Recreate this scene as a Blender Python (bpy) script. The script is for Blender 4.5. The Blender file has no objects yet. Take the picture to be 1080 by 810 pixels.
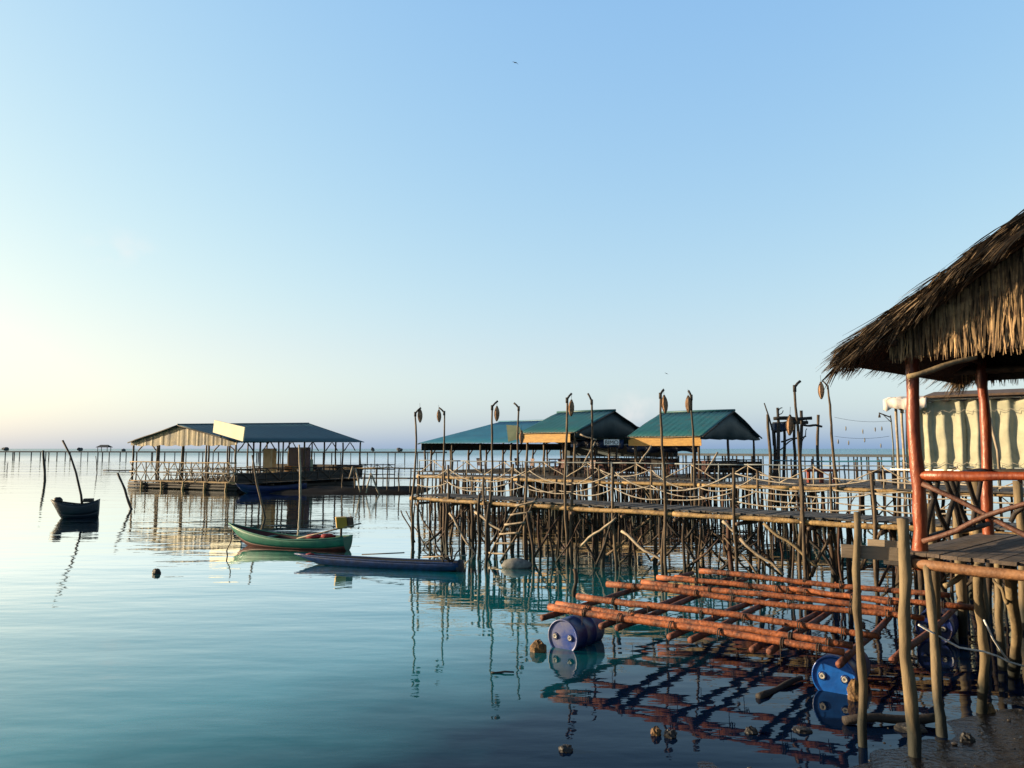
import bpy, math, random
from mathutils import Vector, Matrix
random.seed(7)
R = random.Random(11)
C = bpy.context.scene.collection
sc = bpy.context.scene
V3 = Vector

# ------------------------------------------------------------------ camera
F = 820.0
CH = 3.3
TH = math.atan(68.0 / F)
cT, sT = math.cos(TH), math.sin(TH)
cam = bpy.data.cameras.new('camera')
cam.sensor_width = 36.0
cam.lens = 36.0 * F / 1080.0
cam.clip_start = 0.05
cam.clip_end = 20000
camo = bpy.data.objects.new('camera', cam)
camo.location = (0, 0, CH)
camo.rotation_euler = (math.pi / 2 + TH, 0, 0)
C.objects.link(camo)
sc.camera = camo

def ray(px, py):
    u = (px - 540) / F
    v = (405 - py) / F
    k = cT - v * sT
    return u / k, (sT + v * cT) / k

def P(px, py, d):
    x, z = ray(px, py)
    return V3((x * d, d, CH + z * d))

def G(px, py, z):
    x, zz = ray(px, py)
    d = (z - CH) / zz
    return V3((x * d, d, z))

def along(c, dr, px, py=470):
    m = ray(px, py)[0]
    return (m * c.y - c.x) / (dr.x - m * dr.y)

def pxof(p):
    y = p.y * cT + (p.z - CH) * sT
    z = -p.y * sT + (p.z - CH) * cT
    return 540 + F * p.x / y, 405 - F * z / y

# ------------------------------------------------------------------ mesh builder
ORG = {}

class MB:
    def __init__(self):
        self.v = []
        self.f = []
        self.u = None

    def tube(self, pts, rad, n=7, cap=True):
        pts = [V3(p) for p in pts]
        if not isinstance(rad, (list, tuple)):
            rad = [rad] * len(pts)
        base = len(self.v)
        prev = None
        for i, p in enumerate(pts):
            if i == 0:
                t = pts[1] - p
            elif i == len(pts) - 1:
                t = p - pts[i - 1]
            else:
                t = pts[i + 1] - pts[i - 1]
            if t.length < 1e-9:
                t = V3((0, 0, 1))
            t.normalize()
            if prev is None:
                a = V3((0, 0, 1)) if abs(t.z) < 0.9 else V3((1, 0, 0))
                x = t.cross(a).normalized()
            else:
                x = prev - t * prev.dot(t)
                x.normalize()
            prev = x
            y = t.cross(x)
            for k in range(n):
                an = 2 * math.pi * k / n
                self.v.append(p + (x * math.cos(an) + y * math.sin(an)) * rad[i])
        for i in range(len(pts) - 1):
            for k in range(n):
                a = base + i * n + k
                b = base + i * n + (k + 1) % n
                self.f.append((a, b, b + n, a + n))
        if cap:
            self.f.append(tuple(base + k for k in reversed(range(n))))
            e = base + (len(pts) - 1) * n
            self.f.append(tuple(e + k for k in range(n)))
        return self

    def crooked(self, a, b, r0, r1=None, wob=0.03, seg=6, n=7, rnd=R, knots=True):
        a, b = V3(a), V3(b)
        r1 = r0 if r1 is None else r1
        t = (b - a).normalized()
        s = V3((0, 0, 1)) if abs(t.z) < 0.9 else V3((1, 0, 0))
        x = t.cross(s).normalized()
        y = t.cross(x)
        pts, rad = [], []
        ph1, ph2 = rnd.uniform(0, 6.28), rnd.uniform(0, 6.28)
        k1, k2 = rnd.uniform(.7, 1.4), rnd.uniform(.7, 1.5)
        for i in range(seg + 1):
            q = i / seg
            w = math.sin(math.pi * q)
            o = x * (wob * w * math.sin(ph1 + k1 * 5 * q) + rnd.uniform(-.25, .25) * wob * min(1, w * 2)) \
                + y * (wob * w * math.sin(ph2 + k2 * 5 * q) + rnd.uniform(-.25, .25) * wob * min(1, w * 2))
            pts.append(a.lerp(b, q) + o)
            rad.append((r0 + (r1 - r0) * q) * (1 + (rnd.uniform(-.13, .13) if knots else 0)))
        return self.tube(pts, rad, n)

    def box(self, o, ax, ay, az):
        """o: corner, axes vectors"""
        o, ax, ay, az = V3(o), V3(ax), V3(ay), V3(az)
        if ax.cross(ay).dot(az) < 0:
            ax, ay = ay, ax
        b = len(self.v)
        for k in range(8):
            self.v.append(o + ax * (k & 1) + ay * ((k >> 1) & 1) + az * ((k >> 2) & 1))
        for q in ((0, 2, 3, 1), (4, 5, 7, 6), (0, 1, 5, 4), (2, 6, 7, 3), (0, 4, 6, 2), (1, 3, 7, 5)):
            self.f.append(tuple(b + i for i in q))
        return self

    def cbox(self, c, ax, ay, az):
        return self.box(V3(c) - (V3(ax) + V3(ay) + V3(az)) * .5, ax, ay, az)

    def poly(self, pts):
        b = len(self.v)
        self.v += [V3(p) for p in pts]
        self.f.append(tuple(range(b, b + len(pts))))
        return self

    def slab(self, pts, th):
        """polygon thickened by vector th"""
        th = V3(th)
        b = len(self.v)
        n = len(pts)
        pts = [V3(p) for p in pts]
        nrm = (pts[1] - pts[0]).cross(pts[2] - pts[0])
        if nrm.dot(th) > 0:
            pts = pts[::-1]
        self.v += pts + [p + th for p in pts]
        self.f.append(tuple(range(b, b + n)))
        self.f.append(tuple(b + n + i for i in reversed(range(n))))
        for i in range(n):
            j = (i + 1) % n
            self.f.append((b + j, b + i, b + n + i, b + n + j))
        return self

    def grid(self, rows):
        b = len(self.v)
        m = len(rows[0])
        for r in rows:
            self.v += [V3(p) for p in r]
        for i in range(len(rows) - 1):
            for k in range(m - 1):
                a = b + i * m + k
                self.f.append((a, a + 1, a + m + 1, a + m))
        return self

    def lathe(self, c, axis, prof, n=20):
        """prof: list of (t along axis, radius)"""
        axis = V3(axis).normalized()
        s = V3((0, 0, 1)) if abs(axis.z) < .9 else V3((1, 0, 0))
        x = axis.cross(s).normalized()
        y = axis.cross(x)
        b = len(self.v)
        for t, r in prof:
            for k in range(n):
                an = 2 * math.pi * k / n
                self.v.append(V3(c) + axis * t + (x * math.cos(an) + y * math.sin(an)) * max(r, 1e-4))
        for i in range(len(prof) - 1):
            for k in range(n):
                a = b + i * n + k
                d = b + i * n + (k + 1) % n
                self.f.append((a, d, d + n, a + n))
        return self

    def blob(self, c, rx, ry, rz, rough=.15, nu=10, nv=7, rnd=R, flat=None):
        b = len(self.v)
        rows = []
        for j in range(nv + 1):
            th = math.pi * j / nv
            row = []
            for i in range(nu):
                ph = 2 * math.pi * i / nu
                k = 1 + rnd.uniform(-rough, rough)
                row.append(V3((c[0] + rx * k * math.sin(th) * math.cos(ph), c[1] + ry * k * math.sin(th) * math.sin(ph), c[2] + rz * k * math.cos(th))))
            if j in (0, nv):
                row = [row[0].copy() for _ in row]
                for q in row:
                    q.x, q.y = c[0], c[1]
            rows.append(row)
        for r in rows:
            self.v += r
        for j in range(nv):
            for i in range(nu):
                a = b + j * nu + i
                d = b + j * nu + (i + 1) % nu
                self.f.append((a, a + nu, d + nu, d))
        return self

    def build(self, name, m, parent=None, smooth=True, solid=0, bevel=0):
        o0 = V3((0, 0, 0))
        if parent is not None:
            o0 = ORG.get(parent.name, V3((0, 0, 0)))
        me = bpy.data.meshes.new(name)
        me.from_pydata([tuple(p - o0) for p in self.v], [], self.f)
        me.materials.append(m)
        if smooth:
            me.polygons.foreach_set('use_smooth', [True] * len(me.polygons))
        me.update()
        o = bpy.data.objects.new(name, me)
        C.objects.link(o)
        if parent is not None:
            o.parent = parent
            ORG[o.name] = o0
        if solid:
            md = o.modifiers.new('solid', 'SOLIDIFY')
            md.thickness = solid
            md.offset = 0
        if bevel:
            md = o.modifiers.new('bevel', 'BEVEL')
            md.width = bevel
            md.segments = 2
        return o

def tag(o, label=None, cat=None, group=None, kind=None):
    if label: o['label'] = label
    if cat: o['category'] = cat
    if group: o['group'] = group
    if kind: o['kind'] = kind
    return o

def thing(name, label, cat, loc, group=None):
    o = bpy.data.objects.new(name, None)
    o.empty_display_size = .2
    C.objects.link(o)
    o.location = loc
    ORG[o.name] = V3(loc)
    return tag(o, label, cat, group)

def one(mb, name, m, label, cat, group=None, loc=None, **k):
    """a thing that is one mesh, origin at its base"""
    if loc is None:
        n = len(mb.v)
        loc = V3((sum(p.x for p in mb.v) / n, sum(p.y for p in mb.v) / n, min(p.z for p in mb.v)))
    loc = V3(loc)
    mb.v = [p - loc for p in mb.v]
    o = mb.build(name, m, None, **k)
    o.location = loc
    ORG[o.name] = loc
    return tag(o, label, cat, group)

def copy_tree(o, parent=None):
    c = o.copy()
    C.objects.link(c)
    c.parent = parent
    for ch in list(o.children):
        copy_tree(ch, c)
    return c

# ------------------------------------------------------------------ materials
def N(nt, t, **k):
    n = nt.nodes.new(t)
    for a, b in k.items():
        setattr(n, a, b)
    return n

KB = .48
def mat(name, c1, c2=None, rough=.7, scale=4.0, stretch=(1, 1, 1), detail=5, bump=.0, bscale=None, c3=None,
        island=0.0, objrand=0.0, wet=0.0, spec=.4, metallic=0, coat=0, trans=0, lo=.35, hi=.65, wave=None, tide=None, kb=None, rust=0):
    m = bpy.data.materials.new(name)
    m.use_nodes = True
    nt = m.node_tree
    L = nt.links.new
    b = nt.nodes['Principled BSDF']
    b.inputs['Roughness'].default_value = rough
    b.inputs['Specular IOR Level'].default_value = spec
    b.inputs['Metallic'].default_value = metallic
    b.inputs['Coat Weight'].default_value = coat
    tc = N(nt, 'ShaderNodeTexCoord')
    mp = N(nt, 'ShaderNodeMapping')
    mp.inputs['Scale'].default_value = stretch
    L(tc.outputs['Object'], mp.inputs['Vector'])
    no = N(nt, 'ShaderNodeTexNoise')
    no.inputs['Scale'].default_value = scale
    no.inputs['Detail'].default_value = detail
    no.inputs['Roughness'].default_value = .65
    L(mp.outputs[0], no.inputs['Vector'])
    rp = N(nt, 'ShaderNodeValToRGB')
    e = rp.color_ramp.elements
    c2 = c2 or tuple(x * .6 for x in c1)
    c1 = tuple(x * (kb or KB) for x in c1)
    c2 = tuple(x * (kb or KB) for x in c2)
    e[0].position, e[1].position = lo, hi
    e[0].color = (*c2, 1)
    e[1].color = (*c1, 1)
    if c3:
        q = e.new((lo + hi) / 2)
        q.color = (*c3, 1)
    L(no.outputs['Fac'], rp.inputs['Fac'])
    col = rp.outputs['Color']
    def vary(src, amt):
        nonlocal col
        mr = N(nt, 'ShaderNodeMapRange')
        mr.inputs['To Min'].default_value = 1 - amt
        mr.inputs['To Max'].default_value = 1 + amt * .8
        L(src, mr.inputs['Value'])
        hs = N(nt, 'ShaderNodeHueSaturation')
        L(mr.outputs[0], hs.inputs['Value'])
        L(col, hs.inputs['Color'])
        col = hs.outputs['Color']
    if island:
        g = N(nt, 'ShaderNodeNewGeometry')
        vary(g.outputs['Random Per Island'], island)
    if objrand:
        oi = N(nt, 'ShaderNodeObjectInfo')
        vary(oi.outputs['Random'], objrand)
    if rust:
        n3 = N(nt, 'ShaderNodeTexNoise')
        n3.inputs['Scale'].default_value = 1.7
        n3.inputs['Detail'].default_value = 8
        n3.inputs['Roughness'].default_value = .75
        L(tc.outputs['Object'], n3.inputs['Vector'])
        m3 = N(nt, 'ShaderNodeMapRange')
        m3.inputs['From Min'].default_value = .52
        m3.inputs['From Max'].default_value = .72
        m3.inputs['To Max'].default_value = rust
        L(n3.outputs['Fac'], m3.inputs['Value'])
        x3 = N(nt, 'ShaderNodeMix', data_type='RGBA')
        L(m3.outputs[0], x3.inputs['Factor'])
        L(col, x3.inputs['A'])
        x3.inputs['B'].default_value = (.06, .05, .04, 1)
        col = x3.outputs['Result']
    if tide is not None:       # wet, algae-dark band left by the tide on the foot of a pole
        g = N(nt, 'ShaderNodeNewGeometry')
        sx = N(nt, 'ShaderNodeSeparateXYZ')
        L(g.outputs['Position'], sx.inputs[0])
        n2 = N(nt, 'ShaderNodeTexNoise')
        n2.inputs['Scale'].default_value = 7
        ma = N(nt, 'ShaderNodeMath', operation='MULTIPLY_ADD')
        ma.inputs[1].default_value = .35
        L(n2.outputs['Fac'], ma.inputs[0])
        L(sx.outputs['Z'], ma.inputs[2])
        mr = N(nt, 'ShaderNodeMapRange')
        mr.inputs['From Min'].default_value = tide
        mr.inputs['From Max'].default_value = tide + .28
        L(ma.outputs[0], mr.inputs['Value'])
        mx = N(nt, 'ShaderNodeMix', data_type='RGBA')
        L(mr.outputs[0], mx.inputs['Factor'])
        mx.inputs['A'].default_value = (.016, .018, .014, 1)
        L(col, mx.inputs['B'])
        col = mx.outputs['Result']
    L(col, b.inputs['Base Color'])
    if bump:
        nb = N(nt, 'ShaderNodeTexNoise')
        nb.inputs['Scale'].default_value = bscale or scale * 4
        nb.inputs['Detail'].default_value = 4
        L(mp.outputs[0], nb.inputs['Vector'])
        bp = N(nt, 'ShaderNodeBump')
        bp.inputs['Strength'].default_value = bump
        bp.inputs['Distance'].default_value = .02
        L(nb.outputs['Fac'], bp.inputs['Height'])
        L(bp.outputs[0], b.inputs['Normal'])
    if trans:
        tr = N(nt, 'ShaderNodeBsdfTranslucent')
        L(col, tr.inputs['Color'])
        ms = N(nt, 'ShaderNodeMixShader')
        ms.inputs[0].default_value = trans
        L(b.outputs[0], ms.inputs[1])
        L(tr.outputs[0], ms.inputs[2])
        L(ms.outputs[0], nt.nodes['Material Output'].inputs['Surface'])
    return m

M = {}
M['pole'] = mat('pole_bark', (.27, .185, .105), (.07, .047, .032), .75, 6, (1, 1, .35), bump=.5, objrand=.35, tide=.32)
M['stilt'] = mat('stilt_bark', (.135, .08, .045), (.024, .017, .014), .8, 5, (1, 1, .35), bump=.5, objrand=.5, tide=.38)
M['stiltred'] = mat('stilt_redbark', (.125, .05, .03), (.028, .016, .013), .8, 5, (1, 1, .35), bump=.5, objrand=.4, tide=.38)
M['shorepole'] = mat('shore_pole', (.44, .33, .18), (.20, .145, .085), .75, 4, (1, 1, .25), bump=.6, bscale=14, objrand=.2, tide=.5)
M['rail'] = mat('peeled_rail', (.72, .60, .44), (.38, .29, .20), .7, 5, bump=.3, objrand=.22)
M['rope'] = mat('rope', (.80, .72, .60), (.50, .43, .33), .85, 18, bump=.4)
M['edge'] = mat('edge_log', (.60, .39, .16), (.17, .10, .045), .7, 6, bump=.6, objrand=.15, lo=.33, hi=.55)
M['plank'] = mat('grey_plank', (.16, .15, .145), (.07, .066, .066), .8, 5, bump=.4, island=.35)
M['dark'] = mat('dark_timber', (.055, .042, .036), (.024, .02, .02), .75, 6, bump=.4, objrand=.3)
M['brown'] = mat('brown_timber', (.20, .12, .07), (.08, .05, .033), .7, 6, bump=.4, objrand=.3)
M['redpost'] = mat('red_varnish', (.50, .105, .028), (.25, .045, .016), .42, 6, (1, 1, .4), bump=.45, bscale=18, spec=.5)
M['redlog'] = mat('raft_log', (.58, .165, .05), (.13, .04, .022), .68, 5.5, bump=.9, bscale=20, objrand=.25, lo=.36, hi=.6)
M['crosslog'] = mat('raft_cross_log', (.36, .11, .06), (.09, .03, .02), .75, 5.5, bump=.9)  # raft log tone darkened to stand for shade under the upper logs
M['logend'] = mat('log_end', (.55, .30, .20), (.38, .17, .1), .8, 14)
M['thatch'] = mat('thatch', (.72, .48, .24), (.22, .13, .07), .8, 7, island=.8, trans=.1)  # gable fringe copy of the thatch, sunlit gold put into its colour
M['thatchroof'] = mat('thatch_weathered', (.36, .25, .15), (.10, .07, .045), .8, 7, island=.9, trans=.08)  # roof copy of the thatch, shade put into its darker colour
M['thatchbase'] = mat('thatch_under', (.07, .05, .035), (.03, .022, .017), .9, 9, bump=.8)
M['teal'] = mat('teal_tin', (.024, .19, .22), (.018, .15, .175), .5, 1.2, objrand=.06, spec=.4, rust=.6)
M['bluetin'] = mat('blue_tin', (.03, .27, .44), (.024, .21, .36), .5, 1.0, spec=.4, rust=.4)
M['navytin'] = mat('slate_tin', (.022, .125, .155), (.016, .09, .115), .5, 1.0, spec=.4, rust=.5)
M['gable'] = mat('gable_tarp', (.016, .055, .075), (.011, .036, .05), .6, 2.5, bump=.6, bscale=3)
M['yellow'] = mat('yellow_board', (.70, .40, .09), (.50, .26, .06), .6, 3, (1, 1, 4), kb=.62, bump=.3)
M['gablesheet'] = mat('weathered_sheet', (.46, .36, .17), (.085, .085, .065), .6, 2.2, (1, 1, .5), bump=.4, lo=.38, hi=.6)
M['signboard'] = mat('pale_board', (.82, .76, .50), (.72, .66, .42), .6, 2, kb=.62)
M['greenboard'] = mat('pale_green_board', (.36, .42, .26), (.28, .34, .2), .6, 2)
M['bluetarp'] = mat('blue_tarp', (.012, .05, .16), (.008, .034, .11), .5, 3, bump=.7, bscale=2.5)
M['curtain'] = mat('curtain_cloth', (.60, .58, .42), (.46, .46, .33), .8, 3, kb=.68, bump=.3, bscale=5, trans=.12)
M['canvas'] = mat('white_canvas', (.78, .70, .63), (.66, .58, .52), .8, 2.5, kb=.85, bump=.3, bscale=4)
M['white'] = mat('white_paint', (.78, .77, .74), (.6, .59, .57), .5, 5, kb=1)
M['whitebluerail'] = mat('pale_blue_rail', (.36, .42, .45), (.22, .26, .28), .6, 5, objrand=.15)
M['barrel'] = mat('blue_plastic', (.012, .20, .85), (.008, .12, .55), .32, 5, bump=.15, spec=.5)
M['barrelnavy'] = mat('navy_plastic', (.008, .035, .26), (.006, .025, .16), .35, 5, bump=.15, spec=.5)
M['barrelworn'] = mat('worn_drum_end', (.40, .40, .46), (.012, .08, .46), .42, 2.2, bump=.15, lo=.40, hi=.72)  # pale patches paint white glare into the drum end colour
M['cap'] = mat('drum_cap', (.75, .73, .68), (.5, .48, .44), .5, 20)
M['capdark'] = mat('drum_cap_bore', (.03, .03, .03), None, .6)
M['boatgreen'] = mat('boat_green', (.035, .30, .19), (.025, .20, .14), .5, 5, spec=.4)
M['boatred'] = mat('boat_red', (.20, .045, .03), (.10, .025, .02), .6, 5)
M['boatin'] = mat('boat_inside', (.14, .03, .04), (.07, .018, .024), .7, 5)
M['boatnavy'] = mat('boat_navy', (.012, .028, .055), (.008, .016, .03), .55, 5)
M['boatblue'] = mat('boat_blue', (.012, .04, .19), (.008, .024, .10), .5, 4)
M['canoe'] = mat('canoe_grey_blue', (.018, .08, .30), (.006, .028, .11), .45, 7, bump=.3)
M['boatwhite'] = mat('boat_trim', (.62, .66, .64), (.4, .43, .42), .55, 8)
M['redcloth'] = mat('red_cloth', (.50, .05, .06), (.32, .03, .04), .8, 10)
M['lantern'] = mat('wicker', (.85, .50, .28), (.36, .18, .10), .8, 22, (1, 1, .5), bump=.8, bscale=40)
M['rock'] = mat('rock', (.055, .052, .05), (.022, .021, .022), .6, 9, bump=.9, bscale=22)
M['rockorange'] = mat('encrusted_rock', (.42, .24, .09), (.14, .07, .03), .75, 14, bump=.9, bscale=25)
M['float'] = mat('pale_float', (.42, .42, .39), (.2, .2, .19), .7, 9, bump=.5)
M['black'] = mat('black_matter', (.014, .013, .013), (.008, .008, .008), .6)
M['far'] = mat('far_timber', (.13, .15, .17), (.09, .10, .115), .85, 3, objrand=.2)  # lightened grey-blue, haze put into the timber colour
M['yellowbox'] = mat('yellow_plastic', (.82, .50, .05), (.6, .36, .04), .5, 5)
M['redbench'] = mat('red_bench', (.36, .06, .035), (.2, .035, .02), .6, 5)
M['redchair'] = mat('red_plastic', (.17, .045, .035), (.11, .03, .026), .5, 5)
M['cream'] = mat('cream_wall', (.66, .50, .27), (.5, .36, .18), .7, 2, kb=.8)
M['orange'] = mat('orange_box', (.62, .28, .06), (.45, .2, .04), .6, 4)
M['letter'] = mat('dark_letter', (.02, .02, .025), None, .6)
M['deckbrown'] = mat('deck_plank', (.20, .15, .12), (.08, .06, .05), .8, 5, (1, 1, 1), bump=.6, island=.4)
M['hutbeam'] = mat('hut_beam', (.55, .27, .12), (.22, .10, .05), .65, 5, bump=.6)
M['greyplank'] = mat('grey_board', (.52, .41, .30), (.3, .235, .17), .75, 3, (.4, .4, 3), bump=.4)

# ------------------------------------------------------------------ world, sun
SUN_AZ = 80.0     # degrees from the view direction (+Y) towards the left (-X)
SUN_EL = 12.0
az, el = math.radians(SUN_AZ), math.radians(SUN_EL)
sdir = V3((-math.sin(az) * math.cos(el), math.cos(az) * math.cos(el), math.sin(el)))
w = bpy.data.worlds.new('World')
sc.world = w
w.use_nodes = True
nt = w.node_tree
bg = nt.nodes['Background']
sky = N(nt, 'ShaderNodeTexSky', sky_type='NISHITA')
sky.sun_disc = False
sky.sun_elevation = el
sky.sun_rotation = -az
sky.air_density = 1.5
sky.dust_density = 1.5
sky.ozone_density = 1.0
# tone of the hazy morning sky: a soft per-channel curve on the Sky Texture
BGS = .15
EXPO = 1.2
EXPG = 2 ** EXPO
sep = N(nt, 'ShaderNodeSeparateColor')
cmb = N(nt, 'ShaderNodeCombineColor')
nt.links.new(sky.outputs[0], sep.inputs[0])
for i, (gm_, gn_) in enumerate(((.80, 1.15), (.575, 1.175), (.19, 1.058))):
    pw = N(nt, 'ShaderNodeMath', operation='POWER')
    pw.inputs[1].default_value = gm_
    sc_ = N(nt, 'ShaderNodeMath', operation='MULTIPLY')
    sc_.inputs[1].default_value = BGS
    nt.links.new(sep.outputs[i], sc_.inputs[0])
    nt.links.new(sc_.outputs[0], pw.inputs[0])
    ml = N(nt, 'ShaderNodeMath', operation='MULTIPLY')
    ml.inputs[1].default_value = gn_ / EXPG / BGS
    nt.links.new(pw.outputs[0], ml.inputs[0])
    nt.links.new(ml.outputs[0], cmb.inputs[i])
# the sky deepens towards the zenith
tcw = N(nt, 'ShaderNodeTexCoord')
sxw = N(nt, 'ShaderNodeSeparateXYZ')
nt.links.new(tcw.outputs['Generated'], sxw.inputs[0])
zr_ = N(nt, 'ShaderNodeMapRange', interpolation_type='SMOOTHSTEP')
zr_.inputs['From Min'].default_value = .50
zr_.inputs['From Max'].default_value = .85
zr_.inputs['To Min'].default_value = 1.0
zr_.inputs['To Max'].default_value = .22
nt.links.new(sxw.outputs['Z'], zr_.inputs['Value'])
vmw = N(nt, 'ShaderNodeVectorMath', operation='SCALE')
nt.links.new(cmb.outputs[0], vmw.inputs[0])
nt.links.new(zr_.outputs[0], vmw.inputs['Scale'])
hz_ = N(nt, 'ShaderNodeMapRange', interpolation_type='SMOOTHSTEP')
hz_.inputs['From Min'].default_value = .0
hz_.inputs['From Max'].default_value = .14
nt.links.new(sxw.outputs['Z'], hz_.inputs['Value'])
hm_ = N(nt, 'ShaderNodeMix', data_type='RGBA')
hm_.inputs['A'].default_value = (.96, 1.13, 1.04, 1)
hm_.inputs['B'].default_value = (1, 1, 1, 1)
nt.links.new(hz_.outputs[0], hm_.inputs['Factor'])
vm2 = N(nt, 'ShaderNodeVectorMath', operation='MULTIPLY')
nt.links.new(vmw.outputs[0], vm2.inputs[0])
nt.links.new(hm_.outputs['Result'], vm2.inputs[1])
col_ = vm2.outputs[0]
for (cpx, cpy, rad, amt) in ((126, 262, 3.2, .30), (668, 430, 3.0, .38), (655, 441, 2.0, .25)):
    cx_, cz_ = ray(cpx, cpy)
    cd = V3((cx_, 1, cz_)).normalized()
    sb = N(nt, 'ShaderNodeVectorMath', operation='SUBTRACT')
    sb.inputs[1].default_value = cd
    nt.links.new(tcw.outputs['Generated'], sb.inputs[0])
    mp_ = N(nt, 'ShaderNodeMapping')
    mp_.inputs['Scale'].default_value = (1, 1, 1.9)
    nt.links.new(sb.outputs[0], mp_.inputs['Vector'])
    ln_ = N(nt, 'ShaderNodeVectorMath', operation='LENGTH')
    nt.links.new(mp_.outputs[0], ln_.inputs[0])
    mr_ = N(nt, 'ShaderNodeMapRange', interpolation_type='SMOOTHSTEP')
    mr_.inputs['From Min'].default_value = 0
    mr_.inputs['From Max'].default_value = math.radians(rad)
    mr_.inputs['To Min'].default_value = 1
    mr_.inputs['To Max'].default_value = 0
    nt.links.new(ln_.outputs['Value'], mr_.inputs['Value'])
    nz_ = N(nt, 'ShaderNodeTexNoise')
    nz_.inputs['Scale'].default_value = 38
    nz_.inputs['Detail'].default_value = 5
    nt.links.new(tcw.outputs['Generated'], nz_.inputs['Vector'])
    nr_ = N(nt, 'ShaderNodeMapRange')
    nr_.inputs['From Min'].default_value = .42
    nr_.inputs['From Max'].default_value = .68
    nr_.inputs['To Max'].default_value = amt
    nt.links.new(nz_.outputs['Fac'], nr_.inputs['Value'])
    mm_ = N(nt, 'ShaderNodeMath', operation='MULTIPLY', use_clamp=True)
    nt.links.new(mr_.outputs[0], mm_.inputs[0])
    nt.links.new(nr_.outputs[0], mm_.inputs[1])
    cm_ = N(nt, 'ShaderNodeMix', data_type='RGBA')
    k_ = 1 / (EXPG * BGS)
    cm_.inputs['B'].default_value = (.98 * k_, .93 * k_, .90 * k_, 1)
    nt.links.new(mm_.outputs[0], cm_.inputs['Factor'])
    nt.links.new(col_, cm_.inputs['A'])
    col_ = cm_.outputs['Result']
nt.links.new(col_, bg.inputs['Color'])
bg.inputs['Strength'].default_value = BGS
sl = bpy.data.lights.new('sun', 'SUN')
sl.energy = 5.0
sl.angle = math.radians(.5)
sl.color = (1.0, .77, .48)
so = bpy.data.objects.new('sun', sl)
so.rotation_euler = (-sdir).to_track_quat('-Z', 'Y').to_euler()
so.location = (-30, -20, 30)
C.objects.link(so)
sc.view_settings.view_transform = 'Standard'
sc.view_settings.look = 'None'
sc.view_settings.exposure = EXPO
sc.view_settings.gamma = 1
sc.view_settings.use_curve_mapping = False
sc.cycles.use_denoising = True
sc.cycles.max_bounces = 6
sc.cycles.caustics_reflective = False
sc.cycles.caustics_refractive = False

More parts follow.
